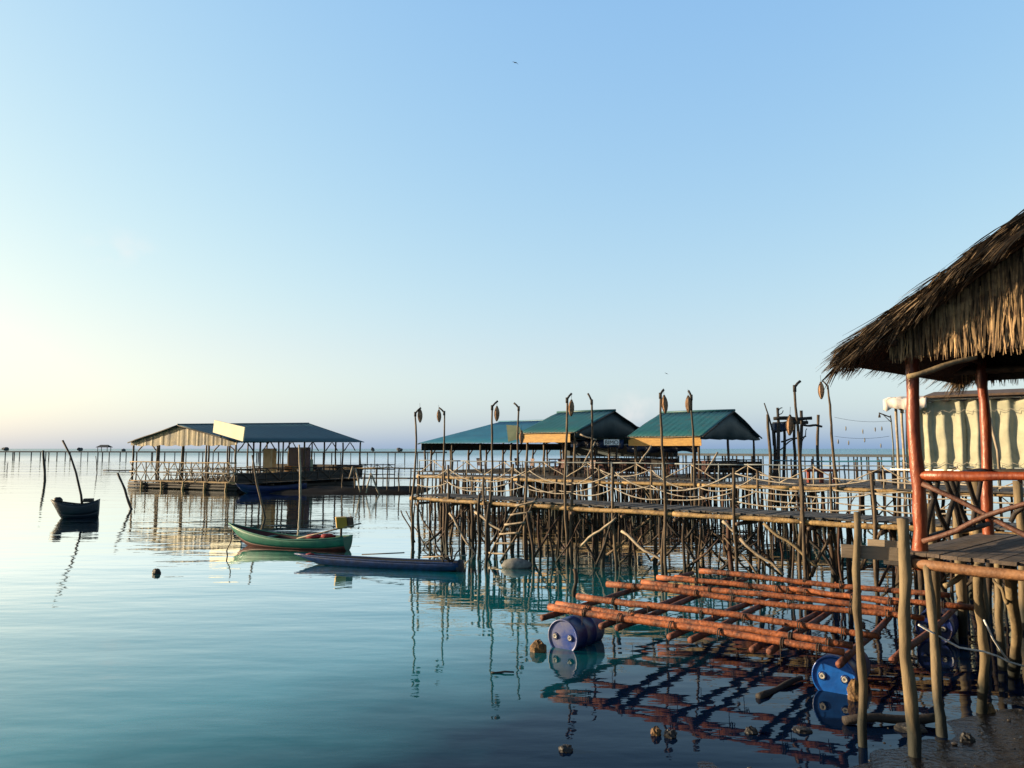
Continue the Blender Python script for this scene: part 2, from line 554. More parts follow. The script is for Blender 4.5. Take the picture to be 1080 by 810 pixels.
# ------------------------------------------------------------------ water and mud
def water_material():
    m = bpy.data.materials.new('sea_water')
    m.use_nodes = True
    nt = m.node_tree
    L = nt.links.new
    b = nt.nodes['Principled BSDF']
    g = N(nt, 'ShaderNodeNewGeometry')
    # turbid shallows near the mud shore, stretched so shade round the raft is painted in
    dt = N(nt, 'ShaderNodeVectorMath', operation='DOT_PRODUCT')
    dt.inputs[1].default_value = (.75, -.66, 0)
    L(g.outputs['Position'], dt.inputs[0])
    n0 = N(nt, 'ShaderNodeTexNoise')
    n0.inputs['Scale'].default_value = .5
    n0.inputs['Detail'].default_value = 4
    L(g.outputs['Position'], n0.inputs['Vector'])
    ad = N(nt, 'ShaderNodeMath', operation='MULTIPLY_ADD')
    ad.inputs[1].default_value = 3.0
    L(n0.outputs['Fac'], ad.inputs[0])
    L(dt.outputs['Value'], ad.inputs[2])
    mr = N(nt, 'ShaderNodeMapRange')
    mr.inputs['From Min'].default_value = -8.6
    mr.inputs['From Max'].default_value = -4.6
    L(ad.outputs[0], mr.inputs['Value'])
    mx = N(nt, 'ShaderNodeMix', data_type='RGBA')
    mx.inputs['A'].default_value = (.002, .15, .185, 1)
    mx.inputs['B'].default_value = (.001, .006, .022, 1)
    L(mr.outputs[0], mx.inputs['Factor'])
    def bumpn(scale, sx, sy, strength, dist, prev, rot=0.25):
        mp = N(nt, 'ShaderNodeMapping')
        mp.inputs['Scale'].default_value = (sx, sy, 1)
        mp.inputs['Rotation'].default_value = (0, 0, rot)
        L(g.outputs['Position'], mp.inputs['Vector'])
        n = N(nt, 'ShaderNodeTexNoise')
        n.inputs['Scale'].default_value = scale
        n.inputs['Detail'].default_value = 3
        L(mp.outputs[0], n.inputs['Vector'])
        bp = N(nt, 'ShaderNodeBump')
        bp.inputs['Strength'].default_value = strength
        bp.inputs['Distance'].default_value = dist
        L(n.outputs['Fac'], bp.inputs['Height'])
        if prev:
            L(prev.outputs[0], bp.inputs['Normal'])
        return bp
    b1 = bumpn(.35, .5, 1.6, 1, .030, None)
    b2 = bumpn(1.8, .6, 1.3, 1, .0045, b1, .1)
    # wind-roughened open sea far out
    b3 = bumpn(.12, .5, 1.2, 1, 1.0, b2, .05)
    sx = N(nt, 'ShaderNodeSeparateXYZ')
    L(g.outputs['Position'], sx.inputs[0])
    fr = N(nt, 'ShaderNodeMapRange')
    fr.inputs['From Min'].default_value = 80
    fr.inputs['From Max'].default_value = 260
    L(sx.outputs['Y'], fr.inputs['Value'])
    L(fr.outputs[0], b3.inputs['Strength'])
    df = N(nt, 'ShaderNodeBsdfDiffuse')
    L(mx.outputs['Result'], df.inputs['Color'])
    gl = N(nt, 'ShaderNodeBsdfGlossy')
    gl.inputs['Roughness'].default_value = .02
    gl.inputs['Color'].default_value = (.93, .98, 1, 1)
    L(b3.outputs[0], gl.inputs['Normal'])
    fn = N(nt, 'ShaderNodeFresnel')
    fn.inputs['IOR'].default_value = 1.333
    L(b3.outputs[0], fn.inputs['Normal'])
    fm = N(nt, 'ShaderNodeMath', operation='MULTIPLY_ADD', use_clamp=True)
    fm.inputs[1].default_value = 2.6
    fm.inputs[2].default_value = -.19
    L(fn.outputs[0], fm.inputs[0])
    dim_refl = N(nt, 'ShaderNodeMapRange')  # also weakens the reflection where the water colour is darkened
    dim_refl.inputs['To Min'].default_value = 1.0
    dim_refl.inputs['To Max'].default_value = .55
    L(mr.outputs[0], dim_refl.inputs['Value'])
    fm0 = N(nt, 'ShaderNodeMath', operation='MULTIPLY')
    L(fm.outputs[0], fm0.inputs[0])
    L(dim_refl.outputs[0], fm0.inputs[1])
    fm = fm0
    fx = N(nt, 'ShaderNodeMath', operation='MAXIMUM')
    fx.inputs[1].default_value = .03
    L(fm.outputs[0], fx.inputs[0])
    fs = N(nt, 'ShaderNodeMapRange')
    fs.inputs['From Min'].default_value = 240
    fs.inputs['From Max'].default_value = 420
    fs.inputs['To Min'].default_value = 1
    fs.inputs['To Max'].default_value = .55
    L(sx.outputs['Y'], fs.inputs['Value'])
    ff = N(nt, 'ShaderNodeMath', operation='MULTIPLY')
    L(fx.outputs[0], ff.inputs[0])
    L(fs.outputs[0], ff.inputs[1])
    msx = N(nt, 'ShaderNodeMixShader')
    L(ff.outputs[0], msx.inputs[0])
    L(df.outputs[0], msx.inputs[1])
    L(gl.outputs[0], msx.inputs[2])
    nt.nodes.remove(b)
    L(msx.outputs[0], nt.nodes['Material Output'].inputs['Surface'])
    return m

mb = MB()
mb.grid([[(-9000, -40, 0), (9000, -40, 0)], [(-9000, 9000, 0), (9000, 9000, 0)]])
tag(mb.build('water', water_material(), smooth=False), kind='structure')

from mathutils import noise as mn
def mud_h(x, y):
    s = (x - 2.2) * .5 - (y - 8.6) * .85
    h = .07 * s
    h = max(-.9, min(.45, h))
    h += .07 * mn.noise(V3((x * .55, y * .55, 3))) + .05 * mn.noise(V3((x * 1.7, y * 1.7, 9))) + .02 * mn.noise(V3((x * 5, y * 5, 1)))
    return h - .05
def mud_material():
    m = mat('wet_mud', (.013, .014, .020), (.006, .006, .010), .3, 2.5, bump=1.0, bscale=12, spec=.3)
    nt = m.node_tree
    b = nt.nodes['Principled BSDF']
    n = N(nt, 'ShaderNodeTexNoise')
    n.inputs['Scale'].default_value = 1.6
    n.inputs['Detail'].default_value = 6
    mr = N(nt, 'ShaderNodeMapRange')
    mr.inputs['From Min'].default_value = .4
    mr.inputs['From Max'].default_value = .6
    mr.inputs['To Min'].default_value = .06
    mr.inputs['To Max'].default_value = .45
    nt.links.new(n.outputs['Fac'], mr.inputs['Value'])
    nt.links.new(mr.outputs[0], b.inputs['Roughness'])
    return m
rows = []
for j in range(0, 161):
    y = -6 + j * .25
    rows.append([(x0 * .25 - 8, y, mud_h(x0 * .25 - 8, y)) for x0 in range(0, 160)])
mb = MB()
mb.grid(rows)
tag(mb.build('mud_shore', mud_material()), kind='structure')

# unseen wooded bank, added behind and right to block skylight and deepen shade
path = [(-9, -17), (8, -15), (24, -8), (36, 8), (47, 26), (64, 48), (90, 72)]
rows = [[], [], [], [], []]
for i in range(len(path) - 1):
    for k in range(6):
        t = k / 6
        x = path[i][0] + (path[i + 1][0] - path[i][0]) * t
        y = path[i][1] + (path[i + 1][1] - path[i][1]) * t
        dx, dy = path[i + 1][0] - path[i][0], path[i + 1][1] - path[i][1]
        ln = math.hypot(dx, dy)
        nx, ny = dy / ln, -dx / ln
        for j, (o, h) in enumerate(((-4, -.8), (0, 1.0), (3, 2.2), (9, 2.6), (16, -.8))):
            rows[j].append((x + nx * o, y + ny * o, h + (.5 * mn.noise(V3((x * .2, y * .2, j))) if h > 0 else 0)))
tag(MB().grid(rows).build('shore_bank', mat('shore_soil', (.12, .10, .07), (.06, .05, .035), .9, 1.5)), kind='structure')
mb = MB()
RW_ = random.Random(21)
for i in range(len(path) - 1):
    dx, dy = path[i + 1][0] - path[i][0], path[i + 1][1] - path[i][1]
    ln = math.hypot(dx, dy)
    for k in range(int(ln * 1.1)):
        t = RW_.random()
        o = RW_.uniform(2, 12)
        cx, cy = path[i][0] + dx * t + dy / ln * o, path[i][1] + dy * t - dx / ln * o
        hh = RW_.uniform(7, 14)
        for q in range(60):
            r_ = RW_.uniform(.3, 1)
            an, ph = RW_.uniform(0, 6.28), RW_.uniform(-1, 1)
            c = V3((cx + math.cos(an) * 3.0 * r_ * (1 - ph * ph) ** .5, cy + math.sin(an) * 3.0 * r_ * (1 - ph * ph) ** .5, 2 + hh * (.52 + .48 * ph * r_)))
            a_ = V3((RW_.uniform(-1, 1), RW_.uniform(-1, 1), RW_.uniform(-1, 1))).normalized()
            b_ = a_.cross(V3((RW_.uniform(-1, 1), RW_.uniform(-1, 1), RW_.uniform(-1, 1)))).normalized()
            sz = RW_.uniform(.5, 1.1)
            mb.poly([c - a_ * sz, c + b_ * sz * .6, c + a_ * sz, c - b_ * sz * .6])
tag(mb.build('shore_wood', mat('dark_leaves', (.05, .08, .03), (.025, .045, .018), .7, 2, island=.4), smooth=False), kind='stuff')  # unseen leaf mass added to block skylight

# ------------------------------------------------------------------ walkways
Z1 = 1.72
def unit(v):
    v = V3(v); v.z = 0
    return v.normalized()
A1 = G(438, 522, Z1)
B1 = G(960, 551, Z1)
U = unit(B1 - A1)
W_ = V3((-U.y, U.x, 0))          # away from the camera
UP = V3((0, 0, 1))

def stilt(root, p, ztop, r=.04, lean=.06, m=None, name='stilt', zbot=-.7):
    mb = MB()
    q = V3((p.x + R.uniform(-lean, lean), p.y + R.uniform(-lean, lean), zbot))
    mb.crooked(q, V3((p.x, p.y, ztop)), r * 1.1, r * .85, .045, 7, 6)
    return mb.build(name, m or M['stilt'], root)

def planks(a, u, v, L, Wd, z, pw=.15, th=.04, jit=.01):
    mb = MB()
    t = 0
    while t < L:
        wd = pw * R.uniform(.8, 1.2)
        e0, e1 = R.uniform(-.05, .04), R.uniform(-.04, .05)
        o = a + u * t + v * e0
        o.z = z - th + R.uniform(-jit, jit)
        mb.box(o, u * (wd - .012), v * (Wd + e1 - e0), UP * th + u * 0)
        t += wd
    return mb

def sagrope(p, q, sag, r=.014, n=9, mb=None):
    mb = mb or MB()
    pts = []
    for i in range(n + 1):
        t = i / n
        x = p.lerp(q, t)
        x.z -= sag * 4 * t * (1 - t)
        pts.append(x)
    return mb.tube(pts, r, 5)

L1 = 22.5
w1 = thing('walkway', 'plank walkway on stilts nearest the camera with sagging rope rails', 'walkway', V3((A1.x, A1.y, 0)), 'stilt walkways')
WD1 = 1.45
planks(A1, U, W_, L1, WD1, Z1).build('deck', M['plank'], w1, smooth=False)
for side, off in (('f', -.06), ('b', WD1 + .06)):
    t = -.15
    while t < L1:
        ln = R.uniform(2.8, 4.2)
        mb = MB()
        a = A1 + U * t + W_ * (off + R.uniform(-.02, .02)); a.z = Z1 - .12 + R.uniform(-.015, .015)
        b = A1 + U * (t + ln) + W_ * (off + R.uniform(-.02, .02)); b.z = Z1 - .12 + R.uniform(-.015, .015)
        mb.crooked(a, b, .066, .06, .014, 12, 8)
        mb.build('edge_beam', M['edge'], w1)
        t += ln - .1
def w1u(px, off=0):
    return along(A1 + W_ * off, U, px, 530)
t = .4
while t < L1:
    mb = MB()
    a = A1 + U * t - W_ * .25; a.z = Z1 - .25
    b = A1 + U * t + W_ * (WD1 + .25); b.z = Z1 - .25
    mb.crooked(a, b, .05, .045, .02, 4, 6).build('cross_bearer', M['brown'], w1)
    t += R.uniform(1.3, 1.9)
# stilts
t = .1
k = 0
while t < L1 and k < 99:
    for off in (0.0, .5, 1.0, WD1):
        if k >= 99 or R.random() < (.35 if 0 < off < WD1 else .08):
            continue
        p = A1 + U * (t + R.uniform(-.25, .25)) + W_ * (off + R.uniform(-.08, .08))
        stilt(w1, p, Z1 - .09, R.choice([.022, .03, .036, .045, .06]), .14, M['stilt'] if R.random() < .6 else M['stiltred'])
        k += 1
    t += .70
# rail posts with ropes
def rope_rail(off, pxs, h, sags, lowsag):
    tops = []
    for px, hh in pxs:
        u = w1u(px, off)
        p = A1 + U * u + W_ * off
        tops.append((p, hh))
        mb = MB()
        mb.crooked(V3((p.x + R.uniform(-.1, .1), p.y + R.uniform(-.1, .1), -.6)), V3((p.x + R.uniform(-.06, .06), p.y, Z1 + hh + .12)), .05, .036, .05, 9, 7)
        mb.build('rail_post', M['pole'], w1)
    for i in range(len(tops) - 1):
        (p, h0), (q, h1) = tops[i], tops[i + 1]
        right = pxs[i][0] >= 770
        for fr, sg in (((1.0, .06), (.66, .07), (.3, .06)) if right else ((1.0, sags), (.52, lowsag))):
            a = V3((p.x, p.y, Z1 + h0 * fr)); b = V3((q.x, q.y, Z1 + h1 * fr))
            sagrope(a, b, sg * R.uniform(.75, 1.2), .017).build('rail_rope', M['rope'], w1)
rope_rail(-.1, [(440, .7), (473, .92), (511, .55), (557, .95), (603, .6), (648, .95), (700, .5), (774, .98), (845, .75), (922, .9), (1010, .85), (1120, .9)], .9, .16, .12)
rope_rail(WD1 + .08, [(468, .85), (500, .5), (541, .95), (588, .5), (632, .95), (687, .98), (738, .5), (800, .9), (878, .85), (962, .9), (1045, .85)], .9, .22, .14)
for a, b in (((474, 503), (512, 523)), ((500, 520), (560, 492)),):
    pass
# bent diagonal braces below
for (x0, y0, x1, y1, off, m) in (
        (474, 541, 504, 588, -.12, 'rail'), (501, 540, 531, 561, -.12, 'rail'), (512, 585, 541, 530, .1, 'dark'),
        (450, 575, 500, 531, .3, 'dark'), (611, 577, 650, 546, -.14, 'rail'), (655, 560, 700, 594, -.14, 'rail'),
        (640, 585, 688, 545, .2, 'pole'), (693, 596, 735, 552, .1, 'dark'), (700, 545, 738, 600, .3, 'dark'),
        (762, 550, 776, 563, -.12, 'rail'), (780, 568, 824, 606, -.14, 'rail'), (805, 552, 860, 598, -.14, 'shorepole'),
        (760, 600, 800, 556, .4, 'dark'), (853, 608, 876, 560, .1, 'pole'), (846, 560, 880, 606, .5, 'dark'),
        (590, 545, 560, 592, -.05, 'stiltred'), (628, 592, 600, 545, .4, 'dark'), (905, 600, 930, 555, .2, 'pole')):
    u0, u1 = w1u(x0, off), w1u(x1, off)
    def atz(u, py):
        p = A1 + U * u + W_ * off
        return V3((p.x, p.y, CH + ray(540, py)[1] * p.y))
    mb = MB()
    a, b = atz(u0, y0), atz(u1, y1)
    mb.crooked(a, b, .042, .032, .045, 7, 6).build('brace', M[m], w1)

for i in range(44):
    off = R.choice([-.1, .15, .5, 1.0, WD1, WD1 + .1])
    u0 = R.uniform(0, L1 - 3)
    u1 = u0 + R.choice([-1, 1]) * R.uniform(.5, 1.5)
    a = A1 + U * u0 + W_ * off; b = A1 + U * u1 + W_ * (off + R.uniform(-.5, .5))
    a.z = R.uniform(-.1, .4); b.z = R.uniform(1.0, 1.6)
    MB().crooked(a, b, R.uniform(.022, .04), .022, .04, 7, 6).build('brace', M[R.choice(['dark', 'stilt', 'stiltred', 'pole'])], w1)
for i in range(0):
    pass
# light poles in pairs over the front walkway, with wicker lanterns
lan = thing('wicker_lantern', 'x', 'lantern', V3((0, 0, 0)), 'wicker lanterns on the walkway poles')
mb = MB()
prof = [(-.25, .010), (-.23, .022), (-.16, .055), (-.06, .077), (.04, .077), (.13, .058), (.20, .026), (.24, .010)]
mb.lathe((0, 0, 0), (0, 0, 1), prof, 14)
mb.build('wicker_shade', M['lantern'], lan)
mb = MB()
for k in range(8):
    an = k * math.pi / 4
    mb.tube([V3((math.cos(an) * (r + .004), math.sin(an) * (r + .004), t)) for t, r in prof], .006, 4)
mb.build('cane_rib', M['pole'], lan)
MB().tube([(0, 0, .25), (0, 0, .42)], .005, 4).build('hanging_cord', M['dark'], lan)
lan_used = [0]
def lantern(p, label, s=1.0):
    o = lan if not lan_used[0] else copy_tree(lan)
    lan_used[0] = 1
    o['label'] = label
    o.location = p
    o.scale = (s, s, s)
    o.rotation_euler = (R.uniform(-.08, .08), R.uniform(-.08, .08), R.uniform(0, 6))
    return o

LPG = 'bent-armed light poles along the front walkway'
def light_pole(base, px_top, ytop, arm_px, arm_y, label, bend=.08, zb=-.6, r=.05, darkarm=True):
    d = base.y
    root = thing('light_pole', label, 'light pole', V3((base.x, base.y, 0)), LPG)
    top = P(px_top, ytop, d + .05)
    pts, rad = [], []
    n = 11
    b0 = V3((base.x, base.y, zb))
    ph = R.uniform(0, 6)
    for i in range(n + 1):
        t = i / n
        q = b0.lerp(top, t)
        q += V3((math.sin(ph + t * 6.5), math.cos(ph + t * 5), 0)) * bend * math.sin(math.pi * t) + V3((R.uniform(-.015, .015), R.uniform(-.015, .015), 0))
        pts.append(q)
        rad.append((r - (r * .45) * t) * R.uniform(.9, 1.12))
    MB().tube(pts, rad, 8).build('pole', M['pole'], root)
    tip = P(arm_px, arm_y, d + .1)
    arm = MB()
    arm.tube([top + V3((0, 0, -.03)), top.lerp(tip, .5), tip], [.034, .03, .032], 7)
    arm.build('arm', M['dark'], root)
    # wire lashing
    MB().tube([top + V3((0, 0, -.14)), top + V3((0, 0, .02))], .042, 8).build('lashing', M['dark'], root)
    return root
poles = [  # front?, base px, top px, ytop, arm px, arm y, lantern (px,py) or None
    (1, 436, 438, 435, 444, 430, (443, 438), 'front light pole at the far left end of the rope-railed walkway, arm bent right'),
    (0, 466, 468.5, 434, 463, 430, (463, 438.5), 'rear light pole at the far left end of the rope-railed walkway, arm bent left'),
    (1, 516, 519, 428, 525, 423, (524, 436), 'light pole rising in front of the blue-roofed hall, arm bent right'),
    (0, 546, 547, 429, 542, 425, (550, 461), 'light pole beside the pale green board, arm bent left'),
    (1, 597, 598, 420, 603, 415, (602.5, 430), 'light pole crossing the teal roof with yellow fascia behind the ladder, arm bent right'),
    (0, 629, 624, 422, 620, 415, None, 'leaning light pole without lantern in front of a teal gable'),
    (1, 702, 696.5, 415, 700, 411, (701, 426), 'light pole at the left of the right-hand teal hut, arm bent right'),
    (0, 735, 729, 417, 726, 412, (726, 426), 'light pole at the right end of the yellow fascia of the right-hand hut'),
    (1, 850, 838, 407, 844, 402, (833, 448), 'tall light pole with low-hung lantern in front of the timber lookout'),
]
LL = ['brown wicker lantern on the leftmost bent pole', 'brown wicker lantern hanging from the second pole from the left',
      'wicker lantern hanging before the blue hall roof', 'wicker lantern hung low beside the yellow fascia and green board',
      'wicker lantern hanging over the ridge of the left teal hut', None,
      'wicker lantern hanging above the left part of the right-hand teal roof', 'wicker lantern hanging above the middle ridge of the right-hand teal roof',
      'large tan wicker lantern hung low on the tall pole before the lookout']
for (fr, bx, tx, ty, ax, ay, la, lab), ll in zip(poles, LL):
    off = -.16 if fr else WD1 + .16
    b = A1 + U * w1u(bx, off) + W_ * off
    light_pole(b, tx, ty, ax, ay, lab, R.uniform(.03, .07))
    if la:
        d = b.y + (-.02 if not fr else .12)
        lantern(P(la[0], la[1], d), ll, 1.0 if fr or bx > 600 else .95)

# ------------------------------------------------------------------ second walkway
A2 = G(442, 500.5, Z1)
B2 = G(960, 515.5, Z1)
U2 = unit(B2 - A2)
W2_ = V3((-U2.y, U2.x, 0))
L2 = (B2 - A2).length + 7
w2 = thing('walkway', 'second plank walkway behind, with pale zigzag timber railing, in front of the huts', 'walkway', V3((A2.x, A2.y, 0)), 'stilt walkways')
WD2 = 1.8
planks(A2, U2, W2_, L2, WD2, Z1, .18).build('deck', M['plank'], w2, smooth=False)
t = -.1
while t < L2:
    ln = R.uniform(3, 4.5)
    a = A2 + U2 * t - W2_ * .05; a.z = Z1 - .12
    b = A2 + U2 * (t + ln) - W2_ * .05; b.z = Z1 - .12 + R.uniform(-.02, .02)
    MB().crooked(a, b, .085, .08, .012, 10, 7).build('edge_beam', M['edge'], w2)
    t += ln - .1
t = 0
k = 0
while t < L2 and k < 98:
    for off in (0, .9):
        if k >= 98 or (off and R.random() < .4): continue
        p = A2 + U2 * (t + R.uniform(-.15, .15)) + W2_ * (off + R.uniform(-.1, .1))
        stilt(w2, p, Z1 - .08, R.choice([.026, .034, .042, .055, .07]), .14, M['stilt'] if R.random() < .55 else M['stiltred'])
        k += 1
    t += .46
t = 0
HR = .86
while t < L2:
    ln = 3.4
    MB().crooked(A2 + U2 * t + UP * HR, A2 + U2 * (t + ln) + UP * (HR + R.uniform(-.02, .02)), .032, .03, .015, 5, 6).build('top_rail', M['whitebluerail'], w2)
    t += ln
t = 0
i = 0
while t < L2:
    p = A2 + U2 * t
    MB().crooked(p, p + UP * (HR + .05), .035, .03, .015, 4, 6).build('rail_post', M['rail'] if i % 2 else M['whitebluerail'], w2)
    st = R.uniform(1.2, 1.5)
    q = A2 + U2 * (t + st)
    if i % 2 == 0:
        a, b = p + UP * .1, q + UP * (HR - .04)
    else:
        a, b = p + UP * (HR - .04), q + UP * .1
    MB().crooked(a - W2_ * .05, b - W2_ * .05, .026, .024, .02, 5, 6).build('zigzag_rail', M['rail'], w2)
    t += st
    i += 1

for i in range(40):
    off = R.choice([-.05, .1, .9])
    u0 = R.uniform(0, L2 - 2)
    u1 = u0 + R.choice([-1, 1]) * R.uniform(.4, 1.3)
    a = A2 + U2 * u0 + W2_ * off; b = A2 + U2 * u1 + W2_ * off
    a.z = R.uniform(.0, .5); b.z = R.uniform(1.1, 1.6)
    MB().crooked(a, b, R.uniform(.025, .04), .022, .06, 6, 6).build('brace', M[R.choice(['dark', 'stilt', 'stiltred', 'rail'])], w2)
# pole without ropes that stands on the second walkway near the thatched roof
b = A2 + U2 * along(A2 - W2_ * .15, U2, 883, 512) - W2_ * .15
light_pole(b, 873, 407, 868, 402, 'curved light pole on the rear walkway just left of the thatched eave', .06, 1.45, .075)
lantern(P(866, 411.5, b.y - .1), 'pale tan wicker lantern hanging just left of the thatched eave', 1.5)

# ------------------------------------------------------------------ roofs
def tin_slope(e0, e1, r0, r1, pitch=.19, amp=.016):
    """corrugated sheet between eave e0-e1 and ridge r0-r1"""
    n = max(8, int((e1 - e0).length / pitch) * 2)
    nrm = (e1 - e0).cross(r0 - e0)
    if nrm.length < 1e-6: nrm = (e1 - e0).cross(r1 - e0)
    nrm.normalize()
    if nrm.z < 0: nrm = -nrm
    rows = []
    for j in range(5):
        s = j / 4
        row = []
        for i in range(n + 1):
            t = i / n
            q = e0.lerp(e1, t).lerp(r0.lerp(r1, t), s)
            row.append(q + nrm * (amp if i % 2 else -amp) + nrm * .01 * math.sin(i * 1.7 + j))
        rows.append(row)
    mb = MB()
    mb.grid(rows)
    return mb

def leg4(mb, c, a, b, h, r):
    pass

def table(p, ud, vd, label, m='brown', L=1.2, Wd=.7, h=.74, group='tables on the hut decks'):
    t = thing('wooden_table', label, 'table', p, group)
    MB().cbox(p + UP * (h - .02), ud * L, vd * Wd, UP * .04).build('tabletop', M[m], t, smooth=False)
    for s1 in (-1, 1):
        for s2 in (-1, 1):
            q = p + ud * (s1 * (L / 2 - .08)) + vd * (s2 * (Wd / 2 - .08))
            MB().tube([q, q + UP * (h - .04)], .035, 6).build('leg', M[m], t)
    return t

def chair_proto(name, label, m, p, ud, vd, group):
    t = thing(name, label, 'chair', p, group)
    rows = []
    MB().cbox(p + UP * .44, ud * .42, vd * .42, UP * .035).build('seat', M[m], t, smooth=False, bevel=.012)
    bk = MB()
    for i in range(4):
        c = p + vd * .21 + ud * (-.15 + .1 * i) + UP * .66
        bk.cbox(c + vd * .03, ud * .07, vd * .02, UP * .42 + vd * .06)
    bk.cbox(p + vd * .27 + UP * .88, ud * .42, vd * .025, UP * .08)
    bk.build('backrest', M[m], t, smooth=False)
    for s1 in (-1, 1):
        for s2 in (-1, 1):
            q = p + ud * (s1 * .18) + vd * (s2 * .18) + UP * .43
            MB().tube([q, q + ud * s1 * .03 + vd * s2 * .03 - UP * .43], [.022, .017], 6).build('leg', M[m], t)
        ar = MB()
        ar.tube([p + ud * s1 * .2 + vd * .23 + UP * .68, p + ud * s1 * .22 - vd * .1 + UP * .66, p + ud * s1 * .21 - vd * .17 + UP * .45], .016, 6)
        ar.build('armrest', M[m], t)
    return t

def hut(name, label, cat, Cc, ud, vd, Lh, Wh, ze, zr, roofm, side_ov=.25, fascia=None, floor=Z1, hipleft=0, floor_front=.9, posts=None, stilts=70, group=None, gable=True, gext=.18):
    """Cc: front right eave corner on plan; ud points to the right along the front, vd to the back"""
    Cc = V3((Cc.x, Cc.y, 0))
    root = thing(name, label, cat, Cc, group)
    FR = Cc + UP * ze
    FL = Cc - ud * Lh + UP * ze
    BR = Cc + vd * Wh + UP * ze
    BL = Cc - ud * Lh + vd * Wh + UP * ze
    RR = Cc + vd * Wh * .5 + UP * zr
    RL = Cc - ud * (Lh - hipleft) + vd * Wh * .5 + UP * zr
    tin_slope(FL, FR, RL, RR).build('roof', M[roofm], root, solid=.02)
    tin_slope(BR, BL, RR, RL).build('roof', M[roofm], root, solid=.02)
    cap = MB()
    cap.tube([RL + UP * .02 - ud * .1, RL.lerp(RR, .5) + UP * .03, RR + UP * .02 + ud * .1], .07, 6)
    cap.build('ridge_cap', M[roofm], root)
    # ragged leaf scraps and laths along the right rake
    rk = MB()
    for (a, b) in ((FR, RR), (BR, RR)):
        rk.crooked(a + ud * .04 - UP * .05, b + ud * .04 - UP * .05, .04, .035, .03, 6, 6)
    rk.build('rake_board', M['dark'], root)
    rk = MB()
    for (a, b) in ((FL, RL), (BL, RL)):
        rk.crooked(a - ud * .04 - UP * .05, b - ud * .04 - UP * .05, .04, .035, .03, 6, 6)
    rk.build('rake_board', M['dark'], root)
    if gable:
        ins = -ud * .12
        n = 14
        rows = []
        lo_, hi_ = [], []
        for i in range(n + 1):
            t = i / n
            base = FR.lerp(BR, t) + ins - UP * (gext + .02 * math.sin(i * 2.1))
            tt = 1 - abs(2 * t - 1)
            top = FR.lerp(BR, t) + ins + UP * ((zr - ze) * tt - .05)
            o = ud * .035 * math.sin(i * 1.9)
            lo_.append(base + o); hi_.append(top + o * .6)
        MB().grid([lo_, [a.lerp(b, .5) + ud * .02 * math.sin(k) for k, (a, b) in enumerate(zip(lo_, hi_))], hi_]).build('gable_sheet', M['gable'], root, solid=.015)
        lo_ = [p - ud * (Lh - .24) for p in lo_]; hi_ = [p - ud * (Lh - .24) for p in hi_]
        if not hipleft:
            MB().grid([lo_, hi_]).build('gable_sheet', M['gable'], root, solid=.015)
    if fascia:
        x0, x1, h = fascia
        a = FR - ud * (Lh - x0) + vd * .12 - UP * (h + .07)
        MB().box(a, ud * (Lh - x0 - x1), vd * .025, UP * h).build('fascia_panel', M['yellow'], root, smooth=False)
        MB().crooked(FL + vd * .06 - UP * .04, FR + vd * .06 - UP * .04, .035, .03, .02, 8, 6).build('eave_beam', M['rail'], root)
    # posts
    nl = max(2, int(Lh / 2.3) + 1)
    for vv in ([.35, Wh * .5, Wh - .35]):
        for i in range(nl):
            if vv == Wh * .5 and i not in (0, nl - 1): continue
            q = Cc - ud * (.35 + (Lh - .7) * i / (nl - 1)) + vd * vv
            zt = ze + (zr - ze) * (1 - abs(2 * vv / Wh - 1)) - .06
            MB().crooked(V3((q.x, q.y, floor)), V3((q.x, q.y, zt)), .075, .065, .03, 6, 7).build('post', M['pole'] if vv < 1 else M['brown'], root)
    for i, (a, b) in enumerate(((FL, BL), (FR, BR))):
        s = ud * (.35 if i == 0 else -.35)
        MB().crooked(a + s - UP * .1 + vd * .3, b + s - UP * .1 - vd * .3, .05, .05, .02, 5, 6).build('tie_beam', M['brown'], root)
    # deck
    o = Cc - ud * (Lh + .1) - vd * floor_front
    planks(o, ud, vd, Lh + .2, Wh + floor_front, floor, .2).build('deck', M['plank'], root, smooth=False)
    k = 0
    nrow = 4
    per = max(3, stilts // nrow)
    for j in range(nrow):
        vv = -floor_front + .15 + (Wh + floor_front - .3) * (0, .12, .4, 1)[j]
        for i in range(per):
            q = Cc - ud * (Lh * (i + R.uniform(.1, .9)) / per) + vd * (vv + R.uniform(-.15, .15))
            stilt(root, q, floor - .05, R.uniform(.04, .065), .15, M['stilt'] if R.random() < .6 else M['stiltred'])
    # rear railing
    rl = MB()
    a = Cc + vd * (Wh - .05); b = Cc - ud * Lh + vd * (Wh - .05)
    for h in (.45, .9):
        rl.crooked(V3((a.x, a.y, floor + h)), V3((b.x, b.y, floor + h)), .035, .03, .03, 8, 6)
    n = int(Lh / 1.1)
    for i in range(n + 1):
        q = a.lerp(b, i / n)
        rl.crooked(V3((q.x, q.y, floor)), V3((q.x, q.y, floor + .95)), .035, .03, .01, 3, 6)
    rl.build('rear_railing', M['dark'], root)
    a = Cc + vd * (Wh - .12); b = Cc - ud * Lh + vd * (Wh - .12)
    MB().box(V3((b.x, b.y, floor + .08)), a - b, vd * .04, UP * .72).build('rear_panel', M['dark'], root, smooth=False)  # dark panel added to darken the open interior
